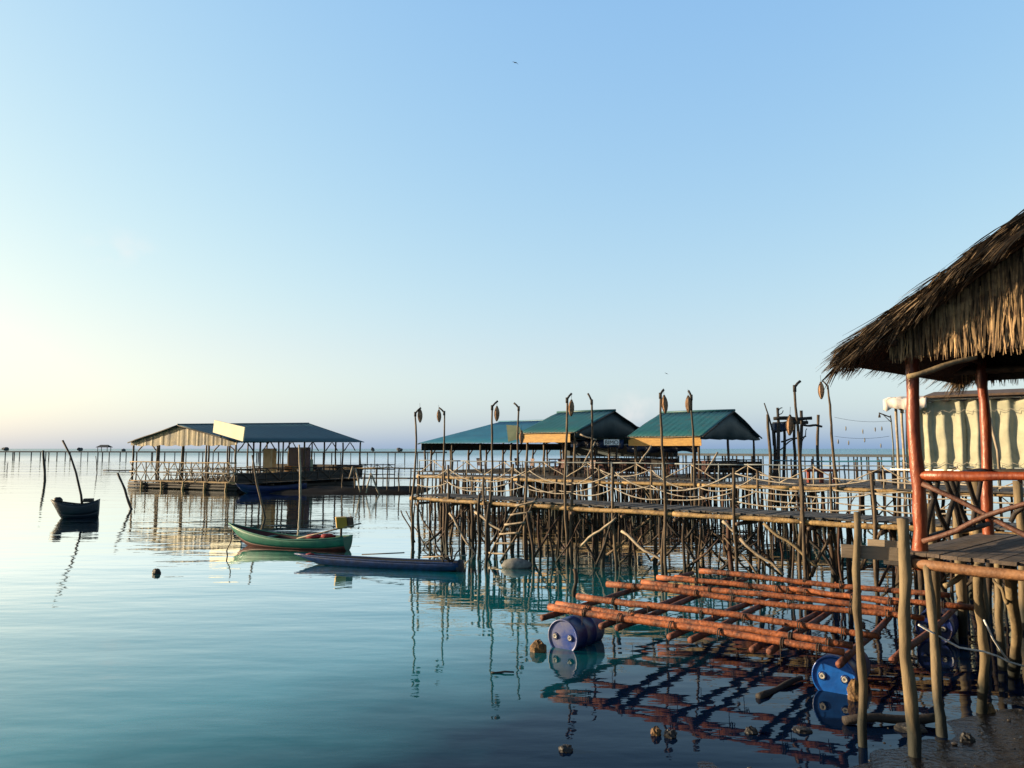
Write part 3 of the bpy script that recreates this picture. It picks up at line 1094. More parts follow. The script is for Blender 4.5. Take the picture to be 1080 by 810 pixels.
    if not gable:
        MB().box(V3((b.x, b.y, ze - 1.0)), a - b, vd * .03, UP * 1.0).build('eave_sheet', M['gable'], root, smooth=False)  # dark sheet standing in for the shaded roof underside
        c_ = Cc - ud * (Lh - .3)
        MB().box(V3((c_.x, c_.y, ze - .5)), vd * Wh, ud * .03, UP * .52).build('eave_sheet', M['gable'], root, smooth=False)  # same stand-in for shade along the left eave
        for k_ in range(9):
            q_ = c_ + vd * (Wh * (k_ + .5) / 9)
            MB().crooked(V3((q_.x, q_.y, floor)), V3((q_.x, q_.y, ze)), .09, .08, .03, 5, 6).build('post', M['brown'], root)
            MB().crooked(V3((q_.x, q_.y, ze - .9)) , V3((q_.x, q_.y, ze - .1)) + vd * .8, .05, .045, .02, 4, 6).build('knee_brace', M['brown'], root)
    rl = MB()
    a = Cc - ud * .05 + vd * .5; b = Cc - ud * .05 + vd * (Wh - .1)
    for h in (.45, .9):
        rl.crooked(V3((a.x, a.y, floor + h)), V3((b.x, b.y, floor + h)), .035, .03, .03, 8, 6)
    n = int(Wh / 1.1)
    for i in range(n + 1):
        q = a.lerp(b, i / n)
        rl.crooked(V3((q.x, q.y, floor)), V3((q.x, q.y, floor + .95)), .035, .03, .01, 3, 6)
    rl.build('side_railing', M['dark'], root)
    return root, FL, FR, BR, BL, RL, RR

# right-hand teal hut
D3 = 40.5
C3 = P(741, 470, D3)
ze3 = P(741, 459.5, D3).z
L3 = -along(C3, -U2 * -1, 661) if False else abs(along(C3, U2, 661))
W3 = along(C3, W2_, 803)
zr3 = P(773, 433, C3.y + W2_.y * W3 / 2).z
hut3 = hut('stilt_hut', 'right-hand teal tin-roofed open hut on stilts with a full-width yellow fascia', 'hut', C3, U2, W2_, L3, W3, ze3, zr3, 'teal', fascia=(.05, .12, .45), stilts=96, group='teal roofed stilt huts')
# left teal hut
D2 = 43.0
C2 = P(608, 470, D2)
ze2 = P(608, 455.5, D2).z
L2h = abs(along(C2, U2, 547))
W2h = along(C2, W2_, 683)
zr2 = P(649, 433, C2.y + W2_.y * W2h / 2).z
hut2 = hut('stilt_hut', 'left-hand teal tin-roofed open hut on stilts with dark blue gable', 'hut', C2, U2, W2_, L2h, W2h, ze2, zr2, 'teal', fascia=(.1, .5, .5), stilts=96, group='teal roofed stilt huts', gext=.3)
# large blue hall behind
D1h = 48.0
C1 = P(575, 470, D1h)
L1h = abs(along(C1, U2, 441))
FL1 = C1 - U2 * L1h
ze1 = 3.66
W1h = 2 * along(FL1, W2_, 527)
zr1 = P(527, 445, FL1.y + W2_.y * W1h / 2).z
hut1 = hut('stilt_hall', 'wide blue tin-roofed open hall on stilts at the left end of the huts', 'hall', C1, U2, W2_, L1h, W1h, ze1, zr1, 'bluetin', stilts=80, floor_front=.5, gable=False)
print('huts', L3, W3, zr3, L2h, W2h, zr2, L1h, W1h, zr1)

# diagonal props leaning at hut fronts
for (x0, y0, x1, y1, d, lab) in ((612, 458, 629, 464, 41.5, 'pale prop pole reaching from the left teal hut eave to a light pole'),
                                 (628, 466, 614, 492, 41.0, 'pale slanting prop pole under the left teal hut gable'),
                                 (687, 470, 675, 488, 40.5, 'pale slanting prop behind the yellow fascia of the right-hand hut'),
                                 (757, 477, 744, 498, 37.5, 'pale stick leaning at the railing right of the right-hand hut')):
    one(MB().crooked(P(x0, y0, d), P(x1, y1, d - .3), .045, .04, .03, 5, 6), 'prop_pole', M['rail'], lab, 'pole', 'slanting prop poles')

# boards
sg = one(MB().slab([P(534, 448, 47.2), P(547, 449, 46.9), P(553, 461, 46.7), P(536, 466, 47.0)], V3((.02, .06, 0))), 'sign_board', M['greenboard'],
         'pale green blank board leaning against the blue hall roof', 'board', smooth=False)
sgn = thing('sign', 'white sign with dark letters hanging under the left teal hut gable', 'sign', P(645, 467, 43.5))
a = P(637, 463.5, 43.5); bq = P(653, 463.5, 43.5)
MB().box(a - UP * .31, bq - a, V3((0, .03, 0)), UP * .31).build('board', M['white'], sgn, smooth=False)
tx = bpy.data.curves.new('lettering', 'FONT')
tx.body = 'BIMO'
tx.size = .32
tx.extrude = .004
tx.align_x = 'CENTER'
to = bpy.data.objects.new('lettering', tx)
to.data.materials.append(M['letter'])
C.objects.link(to)
dg = bpy.context.evaluated_depsgraph_get()
me = bpy.data.meshes.new_from_object(to.evaluated_get(dg))
me.name = 'lettering'
bpy.data.objects.remove(to)
to = bpy.data.objects.new('lettering', me)
to.parent = sgn
to.rotation_euler = (math.pi / 2, 0, 0)
to.location = (a + bq) / 2 - UP * .27 - V3((0, .008, 0)) - sgn.location
C.objects.link(to)
# blue tarps hung behind the two huts
def tarp(p, q, h, label, m='bluetarp', name='tarp', group=None, loc=None):
    n = 24
    r0, r1, r2 = [], [], []
    vv = V3((-(q - p).y, (q - p).x, 0)).normalized()
    for i in range(n + 1):
        t = i / n
        c = p.lerp(q, t)
        o = vv * .07 * math.sin(i * 1.3)
        r0.append(c + o * .3 - UP * .06 * math.sin(math.pi * ((t * 3) % 1)))
        r1.append(c + o - UP * h * .5)
        r2.append(c + o * 1.5 - UP * (h + .05 * math.sin(i * .9)))
    return one(MB().grid([r0, r1, r2]), name, M[m], label, 'tarp', group, solid=.01)
tarp(P(602, 462.5, 47.0), P(658, 463.5, 45.0), .5, 'blue tarp strip hanging inside the left teal hut', group='blue tarps in the huts')
tarp(P(661, 469, 45.5), P(736, 468.5, 43.0), .42, 'blue tarp strip hanging inside the right-hand teal hut', group='blue tarps in the huts')

# furniture on the hut decks
ti = 0
def on_deck(Cc, u_, v_):
    return V3((Cc.x, Cc.y, 0)) - U2 * u_ + W2_ * v_ + UP * (Z1 + .012)
words = ['near the right post', 'in the middle', 'near the left post', 'at the back right', 'at the back left', 'at the middle of the back']
for (Cc, Lh, Wh, hn) in ((C3, L3, W3, 'right-hand teal hut'), (C2, L2h, W2h, 'left-hand teal hut'), (C1, L1h, W1h, 'blue hall')):
    spots = [(Lh * .18, 1.6), (Lh * .5, 1.9), (Lh * .82, 1.6), (Lh * .2, Wh * .7), (Lh * .8, Wh * .72), (Lh * .5, Wh * .75)]
    for (u_, v_), wd in zip(spots, words):
        table(on_deck(Cc, u_, v_), U2, W2_, 'dark wooden table in the %s, %s' % (hn, wd), 'dark' if R.random() < .5 else 'brown', 1.3, .75)
ch = None
for (Cc, hn, lst) in ((C3, 'right-hand teal hut', [(.4, .9), (1.4, 2.7), (2.2, 1.0), (3.2, 2.7), (3.6, .9)]),
                      (C2, 'left-hand teal hut', [(-1.2, .9), (-.6, .4), (.4, 2.6), (1.8, .9), (2.8, 2.7), (-1.9, 1.6)]),
                      (C1, 'blue hall', [(2.0, 1.0), (4.0, 2.6), (6.0, 1.0)])):
    for i, (u_, v_) in enumerate(lst):
        p = on_deck(Cc, u_, v_)
        if ch is None:
            ch = chair_proto('plastic_chair', 'x', 'redchair', p, U2, W2_, 'red plastic chairs on the hut decks')
            o = ch
        else:
            o = copy_tree(ch)
            o.location = p
            o.rotation_euler.z = R.uniform(0, 6.28)
        o['label'] = 'red plastic chair in the %s, %s' % (hn, ['first from right', 'second from right', 'third from right', 'fourth from right', 'fifth from right', 'beyond its gable'][i])

# ------------------------------------------------------------------ deck right of the huts, benches, rack, far pier
pf = thing('platform', 'open timber platform on stilts behind the railing right of the huts', 'platform', V3((P(790, 500, 37).x, 37, 0)))
a = A2 + U2 * along(A2 + W2_ * 1.95, U2, 775, 508) + W2_ * 1.95
LP = 9.5
planks(a, U2, W2_, LP, 5.0, Z1, .2).build('deck', M['plank'], pf, smooth=False)
for i in range(44):
    q = a + U2 * R.uniform(0, LP) + W2_ * (R.choice([.1, .1, 2.5, 4.9]) + R.uniform(-.1, .1))
    stilt(pf, q, Z1 - .05, R.uniform(.04, .06), .1)
for h in (.5, .95):
    MB().crooked(a + W2_ * 4.9 + UP * h, a + W2_ * 4.9 + U2 * LP + UP * h, .04, .04, .03, 10, 6).build('rail', M['bluetin'] if h > .6 else M['dark'], pf)
for i in range(10):
    q = a + W2_ * 4.9 + U2 * LP * i / 9
    MB().crooked(q, q + UP * 1.05, .045, .04, .02, 4, 6).build('rail_post', M['brown'], pf)
def bench(p, ud, vd, L, m, label):
    t = thing('bench', label, 'bench', p, 'benches on the platform')
    MB().cbox(p + UP * .55, ud * L, vd * .4, UP * .09).build('seat', M[m], t, smooth=False)
    for s in (-1, 0, 1):
        MB().cbox(p + ud * s * (L / 2 - .12) + UP * .25, ud * .09, vd * .34, UP * .5).build('leg', M[m], t, smooth=False)
pb = P(866, 487, 36.0); pb.z = Z1 + .012
bench(pb, V3((1, -.1, 0)).normalized(), V3((.1, 1, 0)).normalized(), 1.4, 'redbench', 'long red bench on the platform behind the railing')
pb = P(931, 487, 34.0); pb.z = Z1 + .012
bench(pb, V3((1, -.1, 0)).normalized(), V3((.1, 1, 0)).normalized(), 1.15, 'brown', 'brown bench on the platform beside the curtained pavilion')

rk = thing('lookout_frame', 'dark timber lookout frame of crossed poles standing beyond the railing', 'lookout', V3((P(835, 480, 44).x, 44, 0)))
def pp(mb, x0, y0, x1, y1, d0, d1, r0=.06, r1=.05, w=.05):
    return mb.crooked(P(x0, y0, d0), P(x1, y1, d1), r0, r1, w, 7, 6)
for (x0, y0, x1, y1, d) in ((821, 535, 820, 430, 43), (817, 533, 816, 452, 44.5), (845, 535, 845, 433, 43), (837, 533, 838, 440, 44.5), (828, 533, 827, 448, 45)):
    pp(MB(), x0, y0, x1, y1, d, d, .1, .08, .06).build('post', M['dark'], rk)
for (x0, y0, x1, y1, d, r) in ((816, 441.5, 856, 441, 42.8, .12), (815, 447, 852, 445.5, 44.4, .12), (845, 447.5, 867, 450, 42.8, .07),
                               (816, 455, 834, 453, 44.3, .09), (824, 466, 850, 460, 42.8, .05), (820, 440, 826, 433, 43, .03), (845, 452, 851, 440, 43, .03),
                               (846, 466, 851, 452, 43, .025), (818, 478, 838, 462, 43, .04), (820, 434, 825, 430, 43, .03)):
    pp(MB(), x0, y0, x1, y1, d, d, r, r * .85, .05).build('beam', M['dark'], rk)
mb = MB()
for i in range(7):
    mb.cbox(P(816 + i * 2.4, 450 + (i % 2), 44.0), V3((.11, 0, 0)), V3((0, .6, 0)), V3((0, 0, .38)))
mb.build('slat_box', M['bluetarp'], rk, smooth=False)
# crooked pole with a branch
ck = thing('crooked_pole', 'crooked pole with a thin curved branch left of the lookout', 'pole', V3((P(811, 490, 38).x, 38, 0)))
d = 34.5
pp(MB(), 813, 540, 809.5, 437, d, d, .085, .06, .06).build('trunk', M['pole'], ck)
MB().tube([P(816, 470, d), P(815, 455, d), P(811, 440, d), P(806, 425, d)], [.045, .04, .035, .025], 6).build('branch', M['dark'], ck)
one(pp(MB(), 863, 520, 863, 437.5, 46, 46, .1, .08, .05), 'pole', M['pole'], 'plain upright pole right of the timber lookout', 'pole')
# hanging shells between the pole and the pavilion
ss = thing('shell_string', 'string of small white shells strung between poles before the open sea', 'string', P(912, 470, 33))
for (x0, y0, x1, y1, xs) in ((880, 440, 938, 444, [(892, 452), (910, 455), (923, 453), (930, 452)]), (880, 460, 938, 460, [(884, 466), (895, 467), (912, 464), (929, 470)])):
    mb = MB()
    sagrope(P(x0, y0, 33), P(x1, y1, 33), .1, .006, 8, mb).build('cord', M['dark'], ss)
    for (x, y) in xs:
        mb = MB()
        mb.blob(P(x, y, 33), .03, .03, .1, .2, 6, 5).build('shell', M['float'], ss)
# angled lamp post near pavilion
al = thing('lamp_post', 'thin pale lamp post with an angled arm left of the curtained pavilion', 'lamp post', V3((P(942, 480, 33.5).x, 33.5, Z1)))
d = 33.5
mb = MB().tube([P(943, 500, d), P(942, 470, d), P(940, 445, d), P(939, 438, d)], [.035, .032, .03, .028], 7)
mb.build('post', M['whitebluerail'], al)
MB().tube([P(939, 440, d), P(927, 435.5, d)], .028, 6).build('arm', M['dark'], al)
MB().tube([P(939.5, 445, d), P(931, 437, d)], .018, 6).build('brace', M['whitebluerail'], al)
MB().lathe(P(927.5, 438, d), (0, 0, 1), [(-.1, .05), (-.02, .045), (.05, .02), (.1, .01)], 10).build('lamp_head', M['dark'], al)

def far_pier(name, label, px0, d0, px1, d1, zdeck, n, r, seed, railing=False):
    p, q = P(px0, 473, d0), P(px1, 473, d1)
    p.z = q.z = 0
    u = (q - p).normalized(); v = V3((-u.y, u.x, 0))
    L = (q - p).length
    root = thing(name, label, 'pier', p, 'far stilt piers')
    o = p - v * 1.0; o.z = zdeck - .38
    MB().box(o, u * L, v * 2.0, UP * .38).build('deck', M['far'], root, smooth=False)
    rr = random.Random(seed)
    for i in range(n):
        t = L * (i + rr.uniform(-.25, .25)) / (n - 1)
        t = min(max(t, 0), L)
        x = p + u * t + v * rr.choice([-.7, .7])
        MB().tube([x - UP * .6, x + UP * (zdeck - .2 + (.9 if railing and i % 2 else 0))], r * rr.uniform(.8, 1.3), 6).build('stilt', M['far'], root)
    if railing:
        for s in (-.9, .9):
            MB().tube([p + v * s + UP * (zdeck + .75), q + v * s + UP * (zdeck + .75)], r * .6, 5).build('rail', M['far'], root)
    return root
far_pier('pier', 'long thin far pier on stilts along the horizon at the left', -60, 235, 470, 190, 2.55, 64, .12, 3)
far_pier('pier', 'far stilt pier below the horizon at the right behind the huts', 640, 150, 1010, 105, 2.45, 90, .10, 4)
# small far shelters on the pier
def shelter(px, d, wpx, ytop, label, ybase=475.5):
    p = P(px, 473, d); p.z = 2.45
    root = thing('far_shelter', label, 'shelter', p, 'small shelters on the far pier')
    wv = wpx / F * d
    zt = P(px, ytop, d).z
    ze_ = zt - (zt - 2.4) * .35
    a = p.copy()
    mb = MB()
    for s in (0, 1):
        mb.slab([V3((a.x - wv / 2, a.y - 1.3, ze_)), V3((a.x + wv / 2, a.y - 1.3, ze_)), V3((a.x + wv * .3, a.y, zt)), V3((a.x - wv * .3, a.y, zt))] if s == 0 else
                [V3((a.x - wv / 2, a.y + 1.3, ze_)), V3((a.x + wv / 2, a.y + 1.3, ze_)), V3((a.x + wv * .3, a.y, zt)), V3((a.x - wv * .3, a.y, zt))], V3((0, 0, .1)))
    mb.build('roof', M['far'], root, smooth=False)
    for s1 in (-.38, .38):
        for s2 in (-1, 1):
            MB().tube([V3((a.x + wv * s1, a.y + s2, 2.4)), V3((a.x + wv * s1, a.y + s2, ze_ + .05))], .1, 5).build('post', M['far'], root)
shelter(110, 222, 13, 469.5, 'small flat-roofed shelter on the far pier right of the leaning boat mast')
for px, yt, wpx, lab in ((6, 471, 9, 'dark bush-like heap on the far pier at the left edge of the view'), (84, 471.5, 5, 'small dark heap on the far pier above the moored navy boat'),
                         (131, 472.5, 4, 'tiny dark heap on the far pier just left of the floating restaurant'), (393, 471.5, 5, 'dark heap on the far pier right of the floating restaurant roof'),
                         (421, 471.5, 8, 'wide dark heap on the far pier left of the leftmost light pole')):
    d = 228 - (px + 60) * .085
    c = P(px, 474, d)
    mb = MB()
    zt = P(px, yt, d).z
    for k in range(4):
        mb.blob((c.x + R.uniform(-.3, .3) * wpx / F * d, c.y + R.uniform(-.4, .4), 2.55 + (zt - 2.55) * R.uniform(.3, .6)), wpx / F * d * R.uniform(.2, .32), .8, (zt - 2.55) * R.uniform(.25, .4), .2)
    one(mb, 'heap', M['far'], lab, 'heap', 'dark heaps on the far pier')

# ------------------------------------------------------------------ curtained pavilion
PO = P(953, 470, 31.0); PO.z = 0
pv = thing('pavilion', 'pavilion closed off by cream pleated curtains behind the thatched hut', 'pavilion', PO)
zt, zb = P(953, 424.5, 31).z, P(953, 496, 31).z
PL = 11.0
def vp(u_, v_, z):
    q = PO + U2 * u_ + W2_ * v_
    return V3((q.x, q.y, z))
def curtain(ua, ub):
    cols = []
    pl = .52
    n = int((ub - ua) / pl)
    steps = 10
    for i in range(n * steps + 1):
        t = i / steps
        f = t % 1
        s = f / .70 if f < .70 else (1 - f) / .30
        s = .35 * s * s * (3 - 2 * s) + .65 * s
        cols.append((ua + pl * t + .05 * math.sin(t * 2.3), s))
    rows = []
    for j in range(15):
        q = j / 14
        z = zt + (zb - zt) * q
        pinch = math.exp(-((q - .12) / .07) ** 2) + math.exp(-((q - .88) / .06) ** 2)
        row = []
        for i, (u_, s) in enumerate(cols):
            fold = .20 * (.9 + .1 * math.sin(u_ * 3.1))
            y = -s * fold * (1 - .45 * pinch) + .012 * math.sin(j * .9 + u_ * 9)
            row.append(vp(u_ + .02 * math.sin(j * .5 + u_ * 2), y, z + (.04 * math.sin(u_ * 11) if j in (0, 14) else 0)))
        rows.append(row)
    return MB().grid(rows).build('curtain', M['curtain'], pv, solid=.008)
um = along(PO, U2, 1034)
curtain(.1, um)
curtain(.1 + .52 * int((um - .1) / .52) + .01, PL)
# short sagging canopy at the left end and a tan leaf roof over the rest
ua, ub = along(PO, U2, 937), along(PO, U2, 982)
rows = []
zc = P(945, 419, 31).z
for j in range(7):
    row = []
    for i in range(16):
        t = i / 15
        row.append(vp(ua + (ub - ua) * t, -.55 + j * .6, zc + .30 * math.sin(math.pi * (.12 + .76 * j / 6)) - .22 - .05 * math.sin(i * 1.1) * (1 if j in (0, 6) else .3)))
    rows.append(row)
can = MB()
can.grid(rows)
can.grid([rows[0], [p - UP * (.38 + .05 * math.sin(k * 1.7)) for k, p in enumerate(rows[0])]])
can.grid([[r[0] for r in rows], [r[0] - UP * .42 for r in rows]])
can.build('canopy', M['canvas'], pv, solid=.02)
rf = MB()
for j in range(26):
    pass
rf.slab([vp(ub - .1, -.5, zt + .12), vp(PL, -.5, zt + .12), vp(PL, 1.7, zt + .4), vp(ub - .1, 1.7, zt + .4)], UP * .08)
rf.slab([vp(ub - .1, 3.9, zt + .12), vp(PL, 3.9, zt + .12), vp(PL, 1.71, zt + .4), vp(ub - .1, 1.71, zt + .4)], UP * .08)
rf.build('roof', M['brown'], pv, smooth=False)
for u_ in (along(PO, U2, 947), .0, um + .2, PL):
    for v_ in (-.08, 3.4):
        MB().crooked(vp(u_, v_, -.6), vp(u_, v_, zc), .06, .05, .02, 6, 7).build('post', M['rail'], pv)
MB().tube([vp(.0, -.1, zt + .06), vp(PL, -.1, zt + .06)], .028, 6).build('curtain_rod', M['white'], pv)
MB().tube([vp(-.5, -.1, zb + .03), vp(PL, -.1, zb + .03)], .035, 6).build('lower_rail', M['white'], pv)
for z in (zt - .36, zb + .34):
    MB().tube([vp(PL * i / 90, -.26 - .06 * (i % 2), z - .05 * (i % 3)) for i in range(91)], .010, 5).build('tie_cord', M['rope'], pv)
MB().box(vp(-.4, -.3, Z1 - .06), U2 * (PL + .5), W2_ * 3.9, UP * .06).build('deck', M['plank'], pv, smooth=False)
for i in range(14):
    stilt(pv, vp(PL * i / 13, R.choice([-.1, 1.5]), 0), Z1 - .06, .05, .1)
one(MB().tube([P(1041, 428, 26.4), P(1047, 455, 26.3), P(1052, 475, 26.3), P(1054, 496, 26.3)], [.05, .05, .045, .05], 7), 'crooked_pole', M['rail'],
    'pale crooked pole standing against the cream curtain between its two halves', 'pole')

# ------------------------------------------------------------------ thatched hut in front
ZD = 2.0
HA = G(970, 580, ZD)
HB = G(1043, 563, ZD)
hv = unit(HB - HA)
hu = V3((hv.y, -hv.x, 0))
HD = (HB - HA).length
HWd = 3.3
ht = thing('thatched_hut', 'thatched open hut with red varnished posts on a stilt deck at the right edge', 'hut', V3((HA.x, HA.y, 0)))
def hp(u_, v_, z):
    q = HA + hu * u_ + hv * v_
    return V3((q.x, q.y, z))
# posts
for (u_, v_, zt_) in ((0, 0, 4.75), (0, HD, 4.75), (HWd, 0, 4.75), (HWd, HD, 4.75)):
    mb = MB()
    mb.crooked(hp(u_, v_, ZD - .25), hp(u_ + .01, v_, zt_), .088, .076, .022, 12, 12)
    mb.build('post', M['redpost'], ht)
# deck
planks(hp(-.15, -.25, ZD), hu, hv, HWd + .4, HD + .5, ZD - .005, .17, .045, .004).build('deck', M['deckbrown'], ht, smooth=False)
for (a, b, r, m) in ((hp(-.05, -.34, ZD - .13), hp(HWd + .4, -.34, ZD - .14), .066, 'hutbeam'), (hp(-.22, -.2, ZD - .13), hp(-.22, HD + .3, ZD - .13), .075, 'brown'),
                     (hp(-.1, HD + .3, ZD - .13), hp(HWd + .3, HD + .3, ZD - .13), .08, 'brown'), (hp(HWd + .3, -.2, ZD - .13), hp(HWd + .3, HD + .3, ZD - .13), .08, 'brown')):
    MB().crooked(a, b, r, r * .92, .02, 9, 10).build('edge_beam', M[m], ht)
MB().cbox(hp(-.12, -.3, ZD - .1), hu * .32, hv * .3, UP * .14).build('corner_block', M['dark'], ht, smooth=False, bevel=.01)
# front railing
MB().crooked(hp(0, -.02, 2.955), hp(HWd, -.02, 2.955), .062, .056, .02, 10, 10).build('top_rail', M['redpost'], ht)
def xb(a, b, r=.034, m='redwood'):
    MB().crooked(a, b, r, r * .9, .03, 8, 8).build('cross_brace', M[m], ht)
M['redwood'] = mat('dull_redwood', (.26, .11, .07), (.11, .045, .03), .6, 5, bump=.5)
xb(hp(.1, -.1, 2.85), hp(1.62, -.1, 2.12))
xb(hp(.1, -.17, 2.13), hp(1.62, -.17, 2.82))
xb(hp(1.72, -.1, 2.85), hp(3.2, -.1, 2.12))
xb(hp(1.72, -.17, 2.13), hp(3.2, -.17, 2.82))
MB().crooked(hp(1.66, -.05, ZD), hp(1.66, -.05, 2.95), .05, .045, .02, 5, 8).build('rail_post', M['redpost'], ht)
# left side railing of bent branches
MB().crooked(hp(0, .05, 2.9), hp(0, HD, 2.95), .05, .045, .03, 8, 8).build('top_rail', M['redwood'], ht)
MB().crooked(hp(.02, .1, 2.13), hp(.02, HD - .1, 2.16), .045, .04, .02, 8, 8).build('bottom_rail', M['dark'], ht)
for (v0, z0, v1, z1) in ((.15, 2.15, .7, 2.85), (.35, 2.85, 1.05, 2.15), (.9, 2.2, 1.5, 2.9), (1.2, 2.85, 1.9, 2.15), (1.5, 2.2, 1.0, 2.85), (1.8, 2.9, 2.5, 2.2), (2.0, 2.15, 2.5, 2.85)):
    if v1 < HD and v0 < HD:
        a, b = hp(.02, v0, z0), hp(.02, v1, z1)
        mid = a.lerp(b, .5) + UP * R.uniform(-.12, .12) + hv * R.uniform(-.1, .1)
        MB().tube([a, a.lerp(mid, .5) + UP * .03, mid, mid.lerp(b, .5) - UP * .02, b], [.04, .038, .036, .036, .032], 8).build('branch_brace', M['dark'], ht)
# back railing
MB().crooked(hp(0, HD, 2.93), hp(HWd, HD, 2.95), .055, .05, .03, 10, 8).build('top_rail', M['dark'], ht)
for (u0, z0, u1, z1) in ((.3, 2.2, .7, 2.9), (.4, 2.9, .9, 2.3), (.8, 2.2, 1.3, 2.9), (1.0, 2.9, 1.5, 2.2), (1.5, 2.2, 2.0, 2.9)):
    MB().crooked(hp(u0, HD, z0), hp(u1, HD, z1), .04, .035, .06, 6, 7).build('branch_brace', M['dark'], ht)
MB().crooked(hp(.7, HD, ZD), hp(.72, HD, 2.93), .05, .045, .02, 6, 8).build('rail_post', M['redpost'], ht)
# legs
def leg(bx, by, tx, ty, td, r, label=None, m='shorepole'):
    b = G(bx, by, .02); b.z = mud_h(b.x, b.y) - .35
    MB().crooked(b, P(tx, ty, td), r, r * .85, .035, 12, 10).build('leg', M[m], ht)
leg(998, 778, 977, 596, 9.75, .058)
leg(1036, 746, 1032, 597, 9.35, .062)
leg(1070, 705, 1066, 597, 9.9, .075)
for (u_, v_) in ((.1, HD), (1.2, HD), (2.2, HD), (HWd, HD), (HWd, .1), (1.7, 1.4)):
    q = hp(u_, v_, 0)
    MB().crooked(V3((q.x, q.y, mud_h(q.x, q.y) - .3)), V3((q.x, q.y, ZD - .1)), .06, .055, .03, 8, 8).build('leg', M['shorepole'], ht)
MB().crooked(P(997, 618, 9.6), P(1033, 598, 9.9), .035, .03, .03, 6, 8).build('brace', M['shorepole'], ht)
MB().crooked(P(1062, 636, 10.2), P(1048, 612, 11), .025, .02, .03, 6, 7).build('brace', M['shorepole'], ht)
# roof
RU0, RU1 = -.51, HWd + .51
RV0, RV1 = -.9, HD + .9
EZ, RZ = 4.55, 5.90
UM = (RU0 + RU1) / 2
def roofp(u_, v_, dz=0):
    t = 1 - abs(u_ - UM) / (UM - RU0)
    return hp(u_, v_, EZ + (RZ - EZ) * t + dz)
slope = math.atan2(RZ - EZ, UM - RU0)
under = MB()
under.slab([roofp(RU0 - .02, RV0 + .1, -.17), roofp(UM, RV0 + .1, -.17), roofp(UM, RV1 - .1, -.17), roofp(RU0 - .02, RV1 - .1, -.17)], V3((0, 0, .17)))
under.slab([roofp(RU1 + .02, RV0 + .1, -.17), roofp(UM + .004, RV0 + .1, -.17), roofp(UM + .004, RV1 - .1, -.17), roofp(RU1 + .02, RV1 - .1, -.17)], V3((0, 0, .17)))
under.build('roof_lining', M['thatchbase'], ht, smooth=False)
RT = random.Random(5)
def strip(mb, p, dr, side, L, wd, droop, seg=4, curl=0.0):
    """one leaf: ribbon from p along dr, drooping"""
    b = len(mb.v)
    q = V3(p)
    d_ = V3(dr).normalized()
    for i in range(seg + 1):
        t = i / seg
        ww = wd * (1 - .75 * t ** 2) * .5
        mb.v.append(q - side * ww)
        mb.v.append(q + side * ww)
        q = q + d_ * (L / seg)
        d_ = (d_ - UP * droop / seg + side * curl / seg).normalized()
    for i in range(seg):
        a = b + 2 * i
        mb.f.append((a, a + 1, a + 3, a + 2))
def rv(s):
    return V3((RT.uniform(-s, s), RT.uniform(-s, s), RT.uniform(-s, s)))
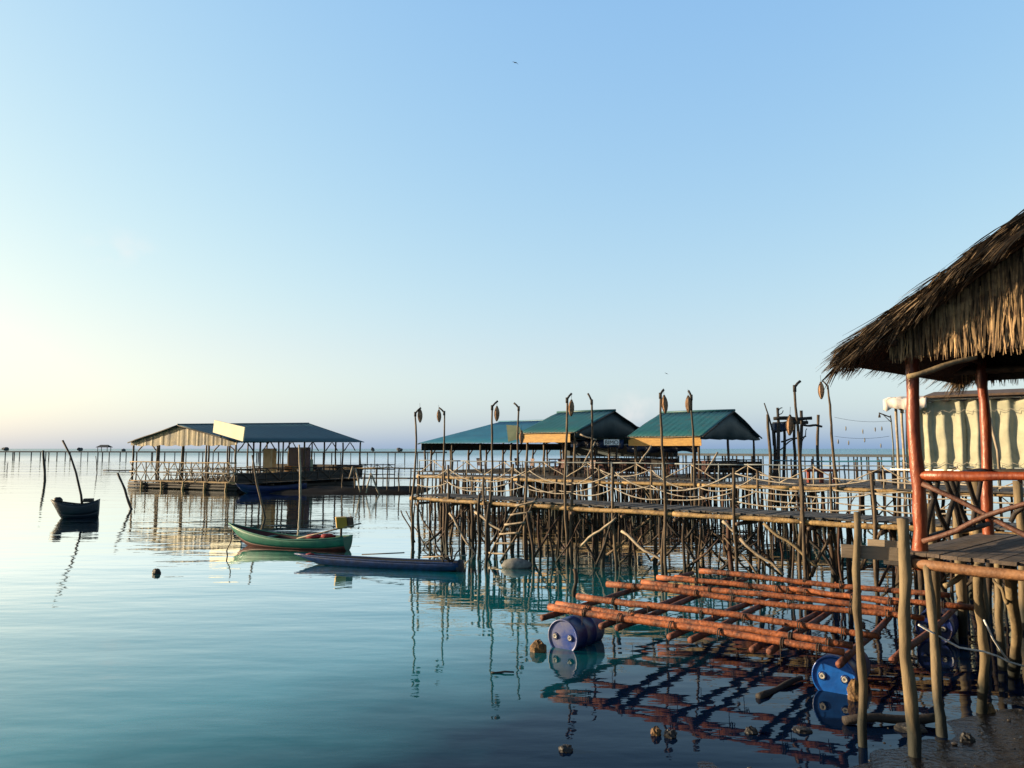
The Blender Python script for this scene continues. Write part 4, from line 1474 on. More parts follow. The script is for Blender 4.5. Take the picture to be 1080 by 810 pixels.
def thatch_slope(sgn):
    mb = MB()
    run = UM - RU0
    down = (hu * (-sgn) * math.cos(slope) - UP * math.sin(slope))
    courses = 17
    for c in range(courses):
        s = (c + .3) / courses          # 0 at eave, 1 at ridge
        u_ = (RU0 + run * s) if sgn > 0 else (RU1 - run * s)
        v_ = RV0
        while v_ < RV1:
            p = roofp(u_ + sgn * RT.uniform(0, .2), v_, RT.uniform(.0, .10))
            nrm = hu * (-sgn) * math.sin(slope) + UP * math.cos(slope)
            dr = down + hv * RT.uniform(-.25, .25) + nrm * RT.uniform(-.02, .13)
            side = dr.cross(nrm).normalized()
            side = (side + nrm * RT.uniform(-.6, .6)).normalized()
            strip(mb, p, dr, side, RT.uniform(.35, .62), RT.uniform(.009, .026), RT.uniform(.05, .5), 4, RT.uniform(-.3, .3))
            v_ += RT.uniform(.005, .018)
    # eave fringe
    v_ = RV0
    while v_ < RV1:
        p = roofp((RU0 + .12) if sgn > 0 else (RU1 - .12), v_, RT.uniform(-.12, .06))
        dr = hu * (-sgn) * RT.uniform(.4, .8) - UP * RT.uniform(.5, 1.0) + hv * RT.uniform(-.2, .2)
        side = (hv + rv(.5)).normalized()
        strip(mb, p, dr, side, RT.uniform(.10, .22), RT.uniform(.008, .020), RT.uniform(.2, .7), 4)
        v_ += RT.uniform(.0006, .0026)
    # rake fringe at both gable ends
    for (vv, ss) in ((RV0, -1), (RV1, 1)):
        s = 0.0
        while s < 1.0:
            u_ = (RU0 + run * s) if sgn > 0 else (RU1 - run * s)
            # a palm frond: a bunch of leaflets sharing one direction
            o_v, o_z = RT.uniform(-.03, .3), RT.uniform(-.13, .06)
            f1, f2, f3 = RT.uniform(.75, 1.15), RT.uniform(-.02, .6), RT.uniform(-.15, .4)
            fl_, fd_, wd_ = RT.uniform(.25, .62), RT.uniform(.05, .9), RT.uniform(.010, .03)
            for q_ in range(RT.randint(7, 16)):
                p = roofp(u_ + RT.uniform(-.05, .05), vv - ss * (o_v + RT.uniform(-.03, .03)), o_z + RT.uniform(-.025, .025))
                dr = down * (f1 + RT.uniform(-.07, .07)) + hv * ss * (f2 + RT.uniform(-.12, .12)) - UP * (f3 + RT.uniform(-.1, .1))
                side = (UP * RT.uniform(.2, 1) + hv * RT.uniform(-1, 1)).normalized()
                strip(mb, p, dr, side, fl_ * RT.uniform(.7, 1.1), wd_ * RT.uniform(.6, 1.3), fd_, 5, RT.uniform(-.2, .2))
            s += RT.uniform(.002, .010)
    for (vv, ss) in ((RV0, -1), (RV1, 1)):
        for q_ in range(1100):
            u_ = RU0 + RT.uniform(-.02, .5) if sgn > 0 else RU1 - RT.uniform(-.02, .5)
            p = roofp(u_, vv - ss * RT.uniform(-.05, .5), RT.uniform(-.2, .02))
            dr = hu * (-sgn) * RT.uniform(.2, 1.0) + hv * ss * RT.uniform(-.1, .5) - UP * RT.uniform(.3, .9)
            strip(mb, p, dr, (hv + rv(.7)).normalized(), RT.uniform(.10, .24), RT.uniform(.008, .022), .3, 4)
    # ridge bundle
    v_ = RV0
    while v_ < RV1:
        p = roofp(UM - sgn * .02, v_, RT.uniform(.0, .1))
        dr = down + hv * RT.uniform(-.4, .4)
        strip(mb, p, dr, (hv + rv(.4)).normalized(), RT.uniform(.3, .6), RT.uniform(.012, .03), .2, 4)
        v_ += RT.uniform(.01, .02)
    return mb.build('roof_thatch', M['thatchroof'], ht, smooth=False)
thatch_slope(1)
thatch_slope(-1)
def gable_thatch(vv, ss, zb_):
    mb = MB()
    for layer in range(4):
        u_ = RU0 + .45 if ss < 0 else RU0 + .2
        umin = u_
        while u_ < RU1 - (.45 if ss < 0 else .2):
            ztop = roofp(u_, vv).z - .12
            zz = zb_ + layer * .42
            h = ztop - zz
            if h > .03:
                ln = min(h, RT.uniform(.5, .85))
                p = hp(u_ + RT.uniform(-.01, .01), vv + ss * (.02 + .025 * RT.random()) - ss * .012 * layer, zz + ln)
                dr = -UP + hu * RT.uniform(-.14, .10) + hv * ss * RT.uniform(.0, .12)
                side = (hu + hv * RT.uniform(-.5, .5)).normalized()
                strip(mb, p, dr, side, ln + RT.uniform(-.06, .05), RT.uniform(.012, .036), RT.uniform(0, .08), 4, RT.uniform(-.15, .15))
            u_ += RT.uniform(.005, .015)
    mb.build('gable_thatch', M['thatch'], ht, smooth=False)
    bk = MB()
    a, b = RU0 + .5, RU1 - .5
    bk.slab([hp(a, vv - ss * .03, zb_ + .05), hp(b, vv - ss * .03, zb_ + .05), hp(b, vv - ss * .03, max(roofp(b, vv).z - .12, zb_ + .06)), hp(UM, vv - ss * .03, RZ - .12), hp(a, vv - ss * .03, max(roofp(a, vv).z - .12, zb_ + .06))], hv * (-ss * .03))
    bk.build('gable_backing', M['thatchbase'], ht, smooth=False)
gable_thatch(-.5, -1, 4.40)
gable_thatch(HD + .14, 1, 4.30)
for v_ in (0.0, HD):
    MB().crooked(hp(-.6, v_, 4.52), hp(HWd + .6, v_, 4.52), .06, .055, .02, 8, 8).build('tie_beam', M['brown'], ht)
for u_ in (0.0, HWd):
    MB().crooked(hp(u_, -.7, 4.64), hp(u_, HD + .7, 4.64), .055, .05, .02, 8, 8).build('wall_plate', M['brown'], ht)
for i in range(6):
    v_ = -.6 + (HD + 1.2) * i / 5
    for sg_ in (1, -1):
        e = RU0 + .15 if sg_ > 0 else RU1 - .15
        MB().tube([roofp(e, v_, -.15), roofp(UM, v_, -.15)], .035, 7).build('rafter', M['brown'], ht)
MB().crooked(P(957, 397.5, 9.3), P(1030, 377, 9.15), .035, .03, .015, 6, 8).build('strut', M['shorepole'], ht)
# white chair on the deck
wch = chair_proto('plastic_chair', 'white plastic chair on the thatched hut deck, cut by the right edge of the view', 'white', hp(1.32, .9, ZD + .004), hu, hv, None)
wch.rotation_euler.z = 1.2

# mooring posts by the hut and the nailed boards
def shore_post(bx, by, tx, ty, td, r, label):
    b = G(bx, by, .0); b.z = mud_h(b.x, b.y) - .4
    t_ = P(tx, ty, td)
    root = one(MB().crooked(b, t_, r, r * .8, .04, 14, 11), 'mooring_post', M['shorepole'], label, 'post', 'posts standing in the shallows', loc=(b.x, b.y, 0))
    return root
shore_post(909, 786, 904, 540, 8.75, .050, 'slim crooked post standing in the shallows by the right blue drum')
shore_post(965, 800, 952, 547, 8.45, .070, 'thick pale post standing in front of the thatched hut corner')
d0 = 8.85
for (x0, y0, x1, y1, h, lab) in ((887, 574, 951, 578, 13.5, 'longer grey board nailed low between the two shore posts'),
                                 (915, 568.5, 951, 571, 7.5, 'shorter grey board nailed above the longer board between the two shore posts')):
    a, b = P(x0, y0, d0 + .02), P(x1, y1, 8.62)
    hh = h / F * d0
    one(MB().box(a - UP * hh, b - a, V3((.01, .03, 0)), UP * hh), 'board', M['greyplank'], lab, 'board', 'grey boards nailed to the shore posts', smooth=False, bevel=.004)
# short posts behind the hut
for (x, y0, y1, d, lab) in ((980, 531, 566, 12.6, 'short pale post seen through the railing near the left red post'), (1008, 507, 560, 14.0, 'reddish post seen through the railing left of the second red post'),
                            (1029, 507, 560, 13.8, 'thick pale post just left of the second red post'), (1073, 507, 560, 14.5, 'pale post behind the hut railing at the right edge')):
    t_ = P(x, y0, d)
    one(MB().crooked(V3((t_.x, t_.y, mud_h(t_.x, t_.y) - .3)), t_, .085, .075, .03, 7, 8), 'stump_post', M['shorepole'], lab, 'post', 'short posts behind the hut railing', loc=(t_.x, t_.y, 0))
# white mooring line lying under the hut
def gm(px, py, dz=.02):
    q = G(px, py, .1)
    q.z = max(mud_h(q.x, q.y), 0) + dz
    return q
one(MB().tube([P(969, 659, 9.4), P(990, 671, 9.5), P(1012, 683, 9.6), P(1037, 687, 9.6), P(1052, 692, 9.7), P(1064, 698, 9.8), P(1085, 704, 9.8)], .012, 6), 'mooring_line', M['white'],
    'white mooring line slung low under the thatched hut', 'rope')
one(MB().tube([P(1038, 654, 9.4), P(1047, 673, 9.5), P(1058, 690, 9.7), P(1064, 697, 9.8)], .012, 6), 'mooring_line', M['white'],
    'short white line hanging from a hut leg', 'rope')

# ------------------------------------------------------------------ raft
ZR = .70
ra, rb = G(584, 641, ZR), G(893, 686, ZR)
ru = unit(rb - ra)
rvv = V3((-ru.y, ru.x, 0))
raft = thing('raft', 'raft of reddish logs lashed over blue drums in the shallows', 'raft', V3((ra.x, ra.y, 0)))
def log(x0, y0, x1, y1, z, r=.052):
    a, b = G(x0, y0, z), G(x1, y1, z)
    mb = MB()
    mb.crooked(a, b, r * R.uniform(.95, 1.12), r * R.uniform(.8, .98), .03, 14, 10, knots=False)
    for q_ in range(5):
        c_ = a.lerp(b, R.uniform(.08, .92)); an_ = R.uniform(0, 6.28)
        o_ = V3((0, math.cos(an_), math.sin(an_))) * r * .75
        mb.tube([c_ + o_ * .5, c_ + o_ * 1.45], [r * .38, r * .26], 6)
    o = mb.build('log', M['redlog'], raft)
    t = (b - a).normalized()
    return a, b
logs = [(579, 640, 890, 688), (587, 637, 899, 681), (609, 629, 927, 671), (640, 616, 975, 652), (677, 614, 960, 645), (693, 609, 1027, 641), (712, 609, 955, 637), (738, 602, 1002, 628)]
ends = [log(*l, ZR + R.uniform(-.012, .012)) for l in logs]
# log rests in two layers on the cross logs
vmax = max((e[0] - ra).dot(rvv) for e in ends)
ulen = (rb - ra).length
def rp(u_, v_, z):
    q = ra + ru * u_ + rvv * v_
    return V3((q.x, q.y, z))
for px, extra in ((572, .3), (634, .25), (651, .2), (706, .25), (728, .25), (793, .25), (811, .2), (884, .3), (940, -.3)):
    c = G(px, 664 if px < 600 else 672, .59)
    u_ = (along(ra - rvv * extra, ru, px, 665))
    a = rp(u_, -extra, .585)
    b = rp(u_ + R.uniform(-.25, .25), vmax + R.uniform(.1, .4), .58)
    MB().crooked(a, b, .05, .045, .02, 10, 9, knots=False).build('cross_log', M['crosslog'], raft)
# lashings
for i, (a, b) in enumerate(ends):
    for t in (.12, .3, .47, .62, .8, .93):
        c = a.lerp(b, t + R.uniform(-.03, .03))
        tt = (b - a).normalized()
        mb = MB()
        sd = V3((-tt.y, tt.x, 0))
        pts = [c + (sd * math.cos(q) + UP * math.sin(q)) * .068 for q in [k * math.pi / 5 for k in range(11)]]
        mb.tube(pts, .008, 4, False)
        pts = [p + tt * .03 for p in pts]
        mb.tube(pts, .008, 4, False)
        mb.tube([c - sd * .06, c - sd * .07 - UP * R.uniform(.12, .3)], .005, 4)
        mb.build('lashing', M['dark'], raft)
def drum(c, ax, endmat, bodymat):
    r, L = .29, .9
    prof = [(0, .0), (0, .245), (.0, .262), (-.022, .268), (-.024, .287), (.006, .292), (.03, .285), (.28, .285), (.29, .293), (.31, .293), (.32, .285), (.58, .285), (.59, .293), (.61, .293), (.62, .285), (.87, .285), (.9, .27), (.9, 0)]
    o = MB().lathe(c, ax, prof[5:], 32).build('barrel', M[bodymat], raft)
    MB().lathe(c, ax, prof[:6][::-1], 32).build('drum_end', M[endmat], o)
    x = V3((-ax.y, ax.x, 0)).normalized()
    for s in (-1, 1):
        cc = c + x * s * .145 - UP * .0 - ax * .0
        MB().lathe(cc + ax * .004, -ax, [(0, .062), (.012, .06), (.016, .052)], 18).build('bung_ring', M[bodymat], o)
        MB().lathe(cc, -ax, [(.0, .04), (.03, .038), (.032, .03), (.024, .018), (.024, .0)], 16).build('cap', M['cap'], o)
        MB().lathe(cc - ax * .0245, -ax, [(.0, .012), (.003, .0)], 10).build('cap_bore', M['capdark'], o)
bl = G(594, 683, .02)
bl.z = .19
drum(bl, rvv, 'barrelworn', 'barrelnavy')
br_ = G(880, 729, .02)
br_.z = .20
drum(br_, rvv, 'barrel', 'barrelnavy')
b3 = P(985, 655, 13.6); b3.z = .24
drum(b3, rvv, 'barrelnavy', 'barrelnavy')

# ------------------------------------------------------------------ ladder and bundle
ld = thing('ladder', 'rough wooden ladder leaning from the water up to the front walkway', 'ladder', V3((P(530, 590, 24).x, 24, 0)))
bR = G(527, 594, -.05); bL = G(513, 592, -.05)
uu = w1u(566, -.2)
tR = A1 + U * uu - W_ * .18; tR.z = Z1 + .22
tL = tR - U * .78; tL.z = Z1 + .1
tL = P(550, 527, tR.y - .15)
tR = P(567, 523, tR.y - .3)
MB().crooked(bR + (bR - tR) * .1, tR, .04, .034, .04, 8, 8).build('side_pole', M['pole'], ld)
MB().crooked(bL + (bL - tL) * .1, tL, .04, .034, .04, 8, 8).build('side_pole', M['pole'], ld)
for i in range(6):
    t = .14 + .155 * i
    a, b = bL.lerp(tL, t), bR.lerp(tR, t)
    e = (b - a).normalized() * .09
    MB().crooked(a - e - V3((0, .04, 0)), b + e - V3((0, .04, 0)), .03, .028, .01, 4, 8).build('rung', M['rail'], ld)

c = G(545, 598, .03)
mb = MB()
mb.blob((c.x, c.y, .09), .42, .22, .17, .12, 16, 10)
one(mb, 'float_bundle', M['float'], 'pale wrapped bundle floating at the foot of the ladder', 'bundle', loc=(c.x, c.y, 0))

# ------------------------------------------------------------------ boats
def boat(root, bow, stern, beam, depth, sheer_bow, sheer_stern, mats, stern_w=.55, bow_pow=.6, band=.55, nose=.25, thwarts=3, zk=-.12, inner=True):
    """bow, stern: plan points of the ends; mats = lower hull, upper band, inside, gunwale"""
    bow, stern = V3(bow), V3(stern)
    bow.z = stern.z = 0
    ax = (stern - bow)
    L = ax.length
    ax.normalize()
    sd = V3((-ax.y, ax.x, 0))
    ns = 26
    def half(t):
        if t < .5:
            return beam / 2 * (1 - (1 - t / .5) ** 2.1) ** bow_pow
        q = (t - .5) / .5
        return beam / 2 * (1 - (1 - stern_w) * q ** 2.2)
    def top(t):
        return depth + sheer_bow * max(0, 1 - t / .55) ** 2 + sheer_stern * max(0, (t - .5) / .5) ** 2
    def sec(t, s, side, ins=0):
        hw = max(half(t), .012) - ins
        hw = max(hw, .004)
        zt_ = top(t)
        zb_ = zk + (sheer_bow * .75 + depth * .35) * max(0, 1 - t / .22) ** 2 + .1 * max(0, (t - .75) / .25) ** 2 + ins * 1.2
        # s: 0 keel .. 1 gunwale
        xx = hw * (math.sin(s * math.pi / 2) ** .75)
        zz = zb_ + (zt_ - zb_) * (1 - math.cos(s * math.pi / 2)) ** .8 if s > 0 else zb_
        rake = -nose * (max(0, (zz - zb_) / max(.05, (zt_ - zb_)))) * max(0, 1 - t / .3)
        q = bow + ax * (nose + t * (L - nose) + rake) + sd * side * xx
        return V3((q.x, q.y, zz))
    def shell(s0, s1, k, name, m, ins=0, flip=False):
        ss = [s0 + (s1 - s0) * i / k for i in range(k + 1)]
        for_side = []
        mb = MB()
        for side in (-1, 1):
            rows = [[sec(t / ns, s, side, ins) for s in ss] for t in range(ns + 1)]
            mb.grid(rows)
        return mb
    shell(0, band, 6, 'hull', None).build('hull', M[mats[0]], root, solid=.012)
    shell(band, 1, 4, 'side_strake', None).build('side_strake', M[mats[1]], root, solid=.012)
    if inner:
        shell(.2, .985, 8, 'inside', None, .02).build('lining', M[mats[2]], root)
    fl = MB()
    rows = []
    for i in range(ns + 1):
        t = i / ns
        rows.append([sec(t, .45, -1, .02), sec(t, .45, 1, .02)])
    fl.grid(rows).build('floorboards', M[mats[2]], root)
    # transom
    tr = MB()
    pts = [sec(1, s / 8, -1) for s in range(8, -1, -1)] + [sec(1, s / 8, 1) for s in range(1, 9)]
    tr.slab(pts, -ax * .03)
    tr.build('transom', M[mats[1]], root, smooth=False)
    for side in (-1, 1):
        MB().tube([sec(i / ns, 1, side) + UP * .008 for i in range(ns + 1)], .022, 6).build('gunwale', M[mats[3]], root)
    for i in range(thwarts):
        t = .3 + .45 * i / max(1, thwarts - 1)
        z = top(t) - .06
        c = bow + ax * (nose + t * (L - nose))
        hw = half(t) - .02
        MB().cbox(V3((c.x, c.y, z)), ax * .16, sd * hw * 2, UP * .025).build('thwart', M[mats[3]] if mats[3] != 'boatwhite' else M[mats[2]], root, smooth=False)
    return sec, top, half, ax, sd, L

gb = thing('boat', 'green wooden boat with red-brown bottom and dark red inside on the calm water', 'boat', V3((P(304, 570, 26.3).x, 26.3, 0)), 'small moored boats')
bowp, stnp = P(241, 570, 27.2), P(367, 570, 25.6)
sec, top, half, ax, sd, L = boat(gb, bowp, stnp, .95, .31, .40, .14, ('boatred', 'boatgreen', 'boatin', 'boatgreen'), .6, .75, .52, .4)
ct = bowp + ax * (L * .82)
for k, (t_, hgt) in enumerate(((.73, .47), (.84, .5))):
    q = bowp + ax * (L * t_); q.z = hgt - .07
    one(MB().blob(q, .24, .15, .075, .3, 12, 8), 'cloth_bundle', M['redcloth'], ['larger red cloth bundle inside the green boat near its stern', 'red cloth bundle nearest the stern of the green boat'][k], 'bundle', 'red bundles in the green boat')
a = P(313, 568, 25.5); b = P(381, 552, 25.3)
one(MB().tube([a, a.lerp(b, .5), b], [.02, .024, .02], 8), 'boat_pole', M['rail'], 'long thin pole lying across the green boat past its stern', 'pole')
# yellow box on a short stand over the stern
q = P(360, 551, 25.45)
yb = thing('box', 'yellow box propped above the stern of the green boat', 'box', q - UP * .22)
bx = MB()
e1 = V3((.95, .3, 0)).normalized(); e2 = V3((-.3, .95, 0))
e3 = (UP + e1 * -.12).normalized()
MB().cbox(q, e1 * .34, e2 * .3, e3 * .36).build('body', M['yellowbox'], yb, smooth=False, bevel=.02)
MB().cbox(q + e1 * .28, e1 * .2, e2 * .28, e3 * .34).build('dark_panel', M['brown'], yb, smooth=False, bevel=.02)
MB().tube([q - UP * .5, q - UP * .17], .04, 7).build('stand', M['dark'], yb)

cb = thing('canoe', 'long low grey-blue canoe with a pointed left end floating in front of the green boat', 'canoe', V3((P(400, 590, 22).x, 22, 0)), 'small moored boats')
bowp, stnp = P(311, 590, 22.8), P(486, 590, 21.3)
sec, top, half, ax, sd, L = boat(cb, bowp, stnp, .52, .21, .05, .02, ('boatnavy', 'canoe', 'boatnavy', 'canoe'), .85, .5, .35, .75, 2, -.1)
MB().lathe(V3((stnp.x, stnp.y, .1)) - ax * .05, ax, [(0, .22), (.05, .21), (.1, .16), (.12, 0)], 18).build('stern_cap', M['boatnavy'], cb)
q = bowp + ax * .5; q.z = .36
q.z = .26
MB().blob(q, .13, .07, .05, .25).build('bow_float', M['redcloth'], cb)
for k, (t_, m_) in enumerate(((.42, 'dark'), (.78, 'rail'))):
    q0 = bowp + ax * (L * t_); q0.z = .33
    q1 = q0 + ax * 1.3 + UP * .1
    one(MB().tube([q0, q1], .018, 6), 'oar', M[m_], ['dark oar laid along the middle of the grey-blue canoe', 'pale oar laid at the right end of the grey-blue canoe'][k], 'oar', 'oars in the canoe')
q = bowp + ax * (L * .93); q.z = .32
mb = MB()
for k in range(5):
    mb.crooked(q + rv(.15) * 1.0 - UP * .05, q + ax * RT.uniform(-.6, .4) + UP * RT.uniform(.1, .4) + sd * RT.uniform(-.2, .2), .03, .02, .04, 5, 6)
one(mb, 'branch_heap', M['dark'], 'heap of dark branches on the right end of the canoe', 'branches')

nb = thing('boat', 'small dark navy rowing boat with a raised bow and a tall leaning pole, far left', 'boat', V3((P(79, 540, 37.5).x, 37.5, 0)), 'small moored boats')
bowp, stnp = P(53, 540, 37.2), P(104, 540, 37.9)
sec, top, half, ax, sd, L = boat(nb, bowp, stnp, 1.15, .62, .24, .22, ('boatnavy', 'boatnavy', 'boatnavy', 'boatnavy'), .45, .6, .5, .3, 2)
q = bowp + ax * .3; q.z = .82
MB().blob(q, .22, .2, .18, .1).build('bow_block', M['black'], nb)
q = bowp + ax * (L - .45); q.z = .82
MB().cbox(q, ax * .4, sd * .5, UP * .16).build('stern_locker', M['black'], nb, smooth=False)
d = 37.6
one(MB().tube([P(87, 536, d), P(85.5, 522, d), P(80, 498, d), P(74, 480, d), P(66, 464.5, d)], [.06, .055, .05, .045, .05], 8), 'boat_mast', M['dark'], 'dark leaning pole rising from the small navy boat', 'pole')

bb = thing('boat', 'long low blue boat moored along the side of the floating restaurant', 'boat', V3((P(280, 515, 58).x, 58, 0)), 'small moored boats')
boat(bb, P(248, 515, 57.5), P(322, 515, 60.5), 1.1, .42, .3, .2, ('boatblue', 'boatblue', 'boatnavy', 'boatblue'), .6, .7, .5, .4)

# ------------------------------------------------------------------ floating restaurant at the left
bA = math.radians(27)
fu = V3((math.cos(bA), -math.sin(bA), 0))       # along the front, to the right
fv = V3((math.sin(bA), math.cos(bA), 0))        # along the long side, away
DR = 61.0
RC = P(250, 470, DR); RC.z = 0
RW = abs(along(RC, fu, 140))
RL_ = along(RC, fv, 381)
ZF = .56
re = thing('floating_restaurant', 'open floating restaurant with a slate-blue tin roof and sunlit gable', 'restaurant', RC)
def fp(u_, v_, z):
    q = RC - fu * u_ + fv * v_
    return V3((q.x, q.y, z))
zeR = P(250, 465.5, DR).z
apx = along(RC, fu, 190); apz = P(190, 448, (RC + fu * apx).y).z
uR = -apx
zr_end = P(325, 446.5, fp(uR, along(RC - fu * uR, fv, 325), 0).y).z
vR = along(RC - fu * uR, fv, 325)
print('rest', RW, RL_, zeR, apz, uR, vR, zr_end)
r0, r1 = fp(uR, -.35, apz), fp(uR, vR, zr_end)
eFR, eBR, eFL, eBL = fp(-.2, -.35, zeR), fp(-.2, RL_ + .2, zeR + .05), fp(RW + .25, -.35, zeR - .02), fp(RW + .25, RL_ + .2, zeR + .05)
tin_slope(eFR, eBR, r0, r1, .3, .02).build('roof', M['navytin'], re, solid=.03)
tin_slope(eBL, eFL, r1, r0, .3, .02).build('roof', M['navytin'], re, solid=.03)
MB().slab([eBR, eBL, r1], UP * .03).build('roof', M['navytin'], re, smooth=False)
MB().tube([r0, r1], .09, 6).build('ridge_cap', M['navytin'], re)
# gable sheet, corrugated with an uneven lower edge
n = 66
lo_, hi_ = [], []
for i in range(n + 1):
    t = i / n
    u_ = RW + .1 - (RW + .15) * t
    zt_ = zeR + (apz - zeR) * (1 - abs(u_ - uR) / ((RW + .25 - uR) if u_ > uR else (uR + .2)))
    o = R.choice([.014, -.012, 0, .02])
    hi_.append(fp(u_, -.1 + o, zt_ - .04))
    lo_.append(fp(u_, -.1 + o, min(zeR - .32 + .05 * math.sin(i * .7) + R.uniform(-.03, .03), zt_ - .05)))
MB().grid([lo_, hi_]).build('gable_sheet', M['gablesheet'], re, smooth=False, solid=.01)
MB().crooked(eFL + fv * .05 - UP * .05, r0 - UP * .05, .06, .05, .02, 6, 6).build('rake_board', M['dark'], re)
MB().crooked(eFR + fv * .05 - UP * .05, r0 - UP * .05, .06, .05, .02, 6, 6).build('rake_board', M['dark'], re)
nf, nsd = 5, 6
for i in range(nf):
    u_ = .1 + (RW - .2) * i / (nf - 1)
    for v_ in (0, RL_ * .5, RL_):
        MB().crooked(fp(u_, v_, ZF), fp(u_, v_, zeR + .1), .085, .075, .03, 5, 7).build('post', M['pole'], re)
for i in range(1, nsd):
    for u_ in (.1, RW - .1):
        MB().crooked(fp(u_, RL_ * i / nsd, ZF), fp(u_, RL_ * i / nsd, zeR), .08, .07, .03, 5, 7).build('post', M['brown'], re)
for i in range(nsd):
    v_ = RL_ * (i + .08) / nsd
    MB().crooked(fp(.1, v_, zeR - .75), fp(.1, v_ + .75, zeR - .02), .05, .045, .02, 4, 6).build('knee_brace', M['brown'], re)
    MB().crooked(fp(.1, v_ + 1.6, zeR - .75), fp(.1, v_ + .9, zeR - .02), .05, .045, .02, 4, 6).build('knee_brace', M['brown'], re)
for u_ in (.2, RW * .75):
    MB().crooked(fp(u_, 0, zeR - .75), fp(u_ + .9, 0, zeR - .1), .05, .045, .02, 4, 6).build('knee_brace', M['brown'], re)
    MB().crooked(fp(u_ + 2.3, 0, zeR - .75), fp(u_ + 1.5, 0, zeR - .1), .05, .045, .02, 4, 6).build('knee_brace', M['brown'], re)
planks(fp(RW + .2, -.2, ZF), fu, fv, RW + .4, RL_ + .6, ZF, .25).build('deck', M['plank'], re, smooth=False)
# front railing: three rails with crossed sticks
for z in (.05, .80, 1.60):
    MB().crooked(fp(-.1, -.12, ZF + z), fp(RW + .1, -.12, ZF + z + R.uniform(-.03, .03)), .06 if z > .1 else .09, .05, .03, 12, 7).build('rail', M['edge'] if z != .80 else M['rail'], re)
i = 0
t = 0
while t < RW - .3:
    st = R.uniform(.5, .75)
    for (z0, z1) in ((.05, .80), (.80, 1.60)):
        a, b = (z0, z1) if (i + (z0 > .3)) % 2 else (z1, z0)
        MB().crooked(fp(t, -.16, ZF + a), fp(t + st, -.16, ZF + b), .04, .035, .02, 4, 6).build('crossed_stick', M['rail'], re)
    if i % 2 == 0:
        MB().crooked(fp(t, -.1, ZF - .3), fp(t, -.1, ZF + 1.65), .055, .05, .02, 5, 6).build('rail_post', M['pole'], re)
    t += st
    i += 1
# side railing
for z in (.3, .7, 1.1):
    MB().crooked(fp(-.12, 0, ZF + z), fp(-.12, RL_ + .2, ZF + z), .05, .045, .03, 12, 6).build('rail', M['dark'], re)
for i in range(11):
    v_ = RL_ * i / 10
    MB().crooked(fp(-.12, v_, ZF - .2), fp(-.12, v_, ZF + 1.15), .05, .045, .02, 4, 6).build('rail_post', M['brown'], re)
    if i < 10:
        MB().crooked(fp(-.16, v_, ZF + (.1 if i % 2 else 1.05)), fp(-.16, v_ + RL_ / 10, ZF + (1.05 if i % 2 else .1)), .04, .035, .02, 4, 6).build('crossed_stick', M['brown'], re)
MB().box(fp(-.06, 0, ZF + .03), fu * .04, fv * RL_, UP * .75).build('side_panel', M['dark'], re, smooth=False)
MB().box(fp(RW, RL_ + .1, ZF + .03), fu * RW, fv * .04, UP * 1.15).build('rear_panel', M['dark'], re, smooth=False)  # dark back panel added so the restaurant interior reads darker
for z_ in (.12, .36):
    MB().crooked(fp(-.15, -.1, z_), fp(RW + .2, -.1, z_), .12, .11, .03, 10, 7).build('beam', M['dark'], re)
for i in range(26):
    u_ = RW * (i + R.uniform(.1, .9)) / 26
    MB().crooked(fp(u_ + R.uniform(-.4, .4), .1, -.3), fp(u_, .05, ZF + .02), .045, .04, .05, 4, 6).build('stilt', M['stilt'], re)
for v_ in (RL_ * .2, RL_ * .4, RL_ * .62, RL_ * .82):
    MB().crooked(fp(.2, v_, ZF + .95), fp(RW - .1, v_, ZF + .95), .05, .045, .03, 8, 6).build('inner_rail', M['dark'], re)
    MB().crooked(fp(.2, v_, ZF + .4), fp(RW - .1, v_, ZF + .4), .05, .045, .03, 8, 6).build('inner_rail', M['dark'], re)
    for i in range(10):
        u_ = .3 + (RW - .6) * i / 9
        MB().crooked(fp(u_, v_, ZF), fp(u_ + R.uniform(-.6, .6), v_, ZF + 1.0), .045, .04, .03, 4, 6).build('inner_stick', M[R.choice(['dark', 'brown'])], re)
# extension deck to the right behind with railing
for z in (0, .45, .9):
    MB().crooked(fp(-.4, RL_ * .95, ZF + z + .35), fp(-3.4, RL_ * 1.05, ZF + z + .3), .05, .045, .03, 8, 6).build('rail', M['dark'], re)
for i in range(7):
    a = fp(-.4 - .5 * i, RL_ * .95 + i * RL_ * .1 / 6, 0)
    MB().crooked(V3((a.x, a.y, -.5)), V3((a.x, a.y, ZF + 1.3)), .05, .045, .03, 5, 6).build('rail_post', M['brown'], re)
    if i < 6:
        b = fp(-.9 - .5 * i, RL_ * .95 + (i + 1) * RL_ * .1 / 6, 0)
        MB().crooked(V3((a.x, a.y, ZF + .8 + .4 * (i % 2))), V3((b.x, b.y, ZF + 1.2 - .4 * (i % 2))), .035, .03, .02, 4, 6).build('crossed_stick', M['rail'], re)
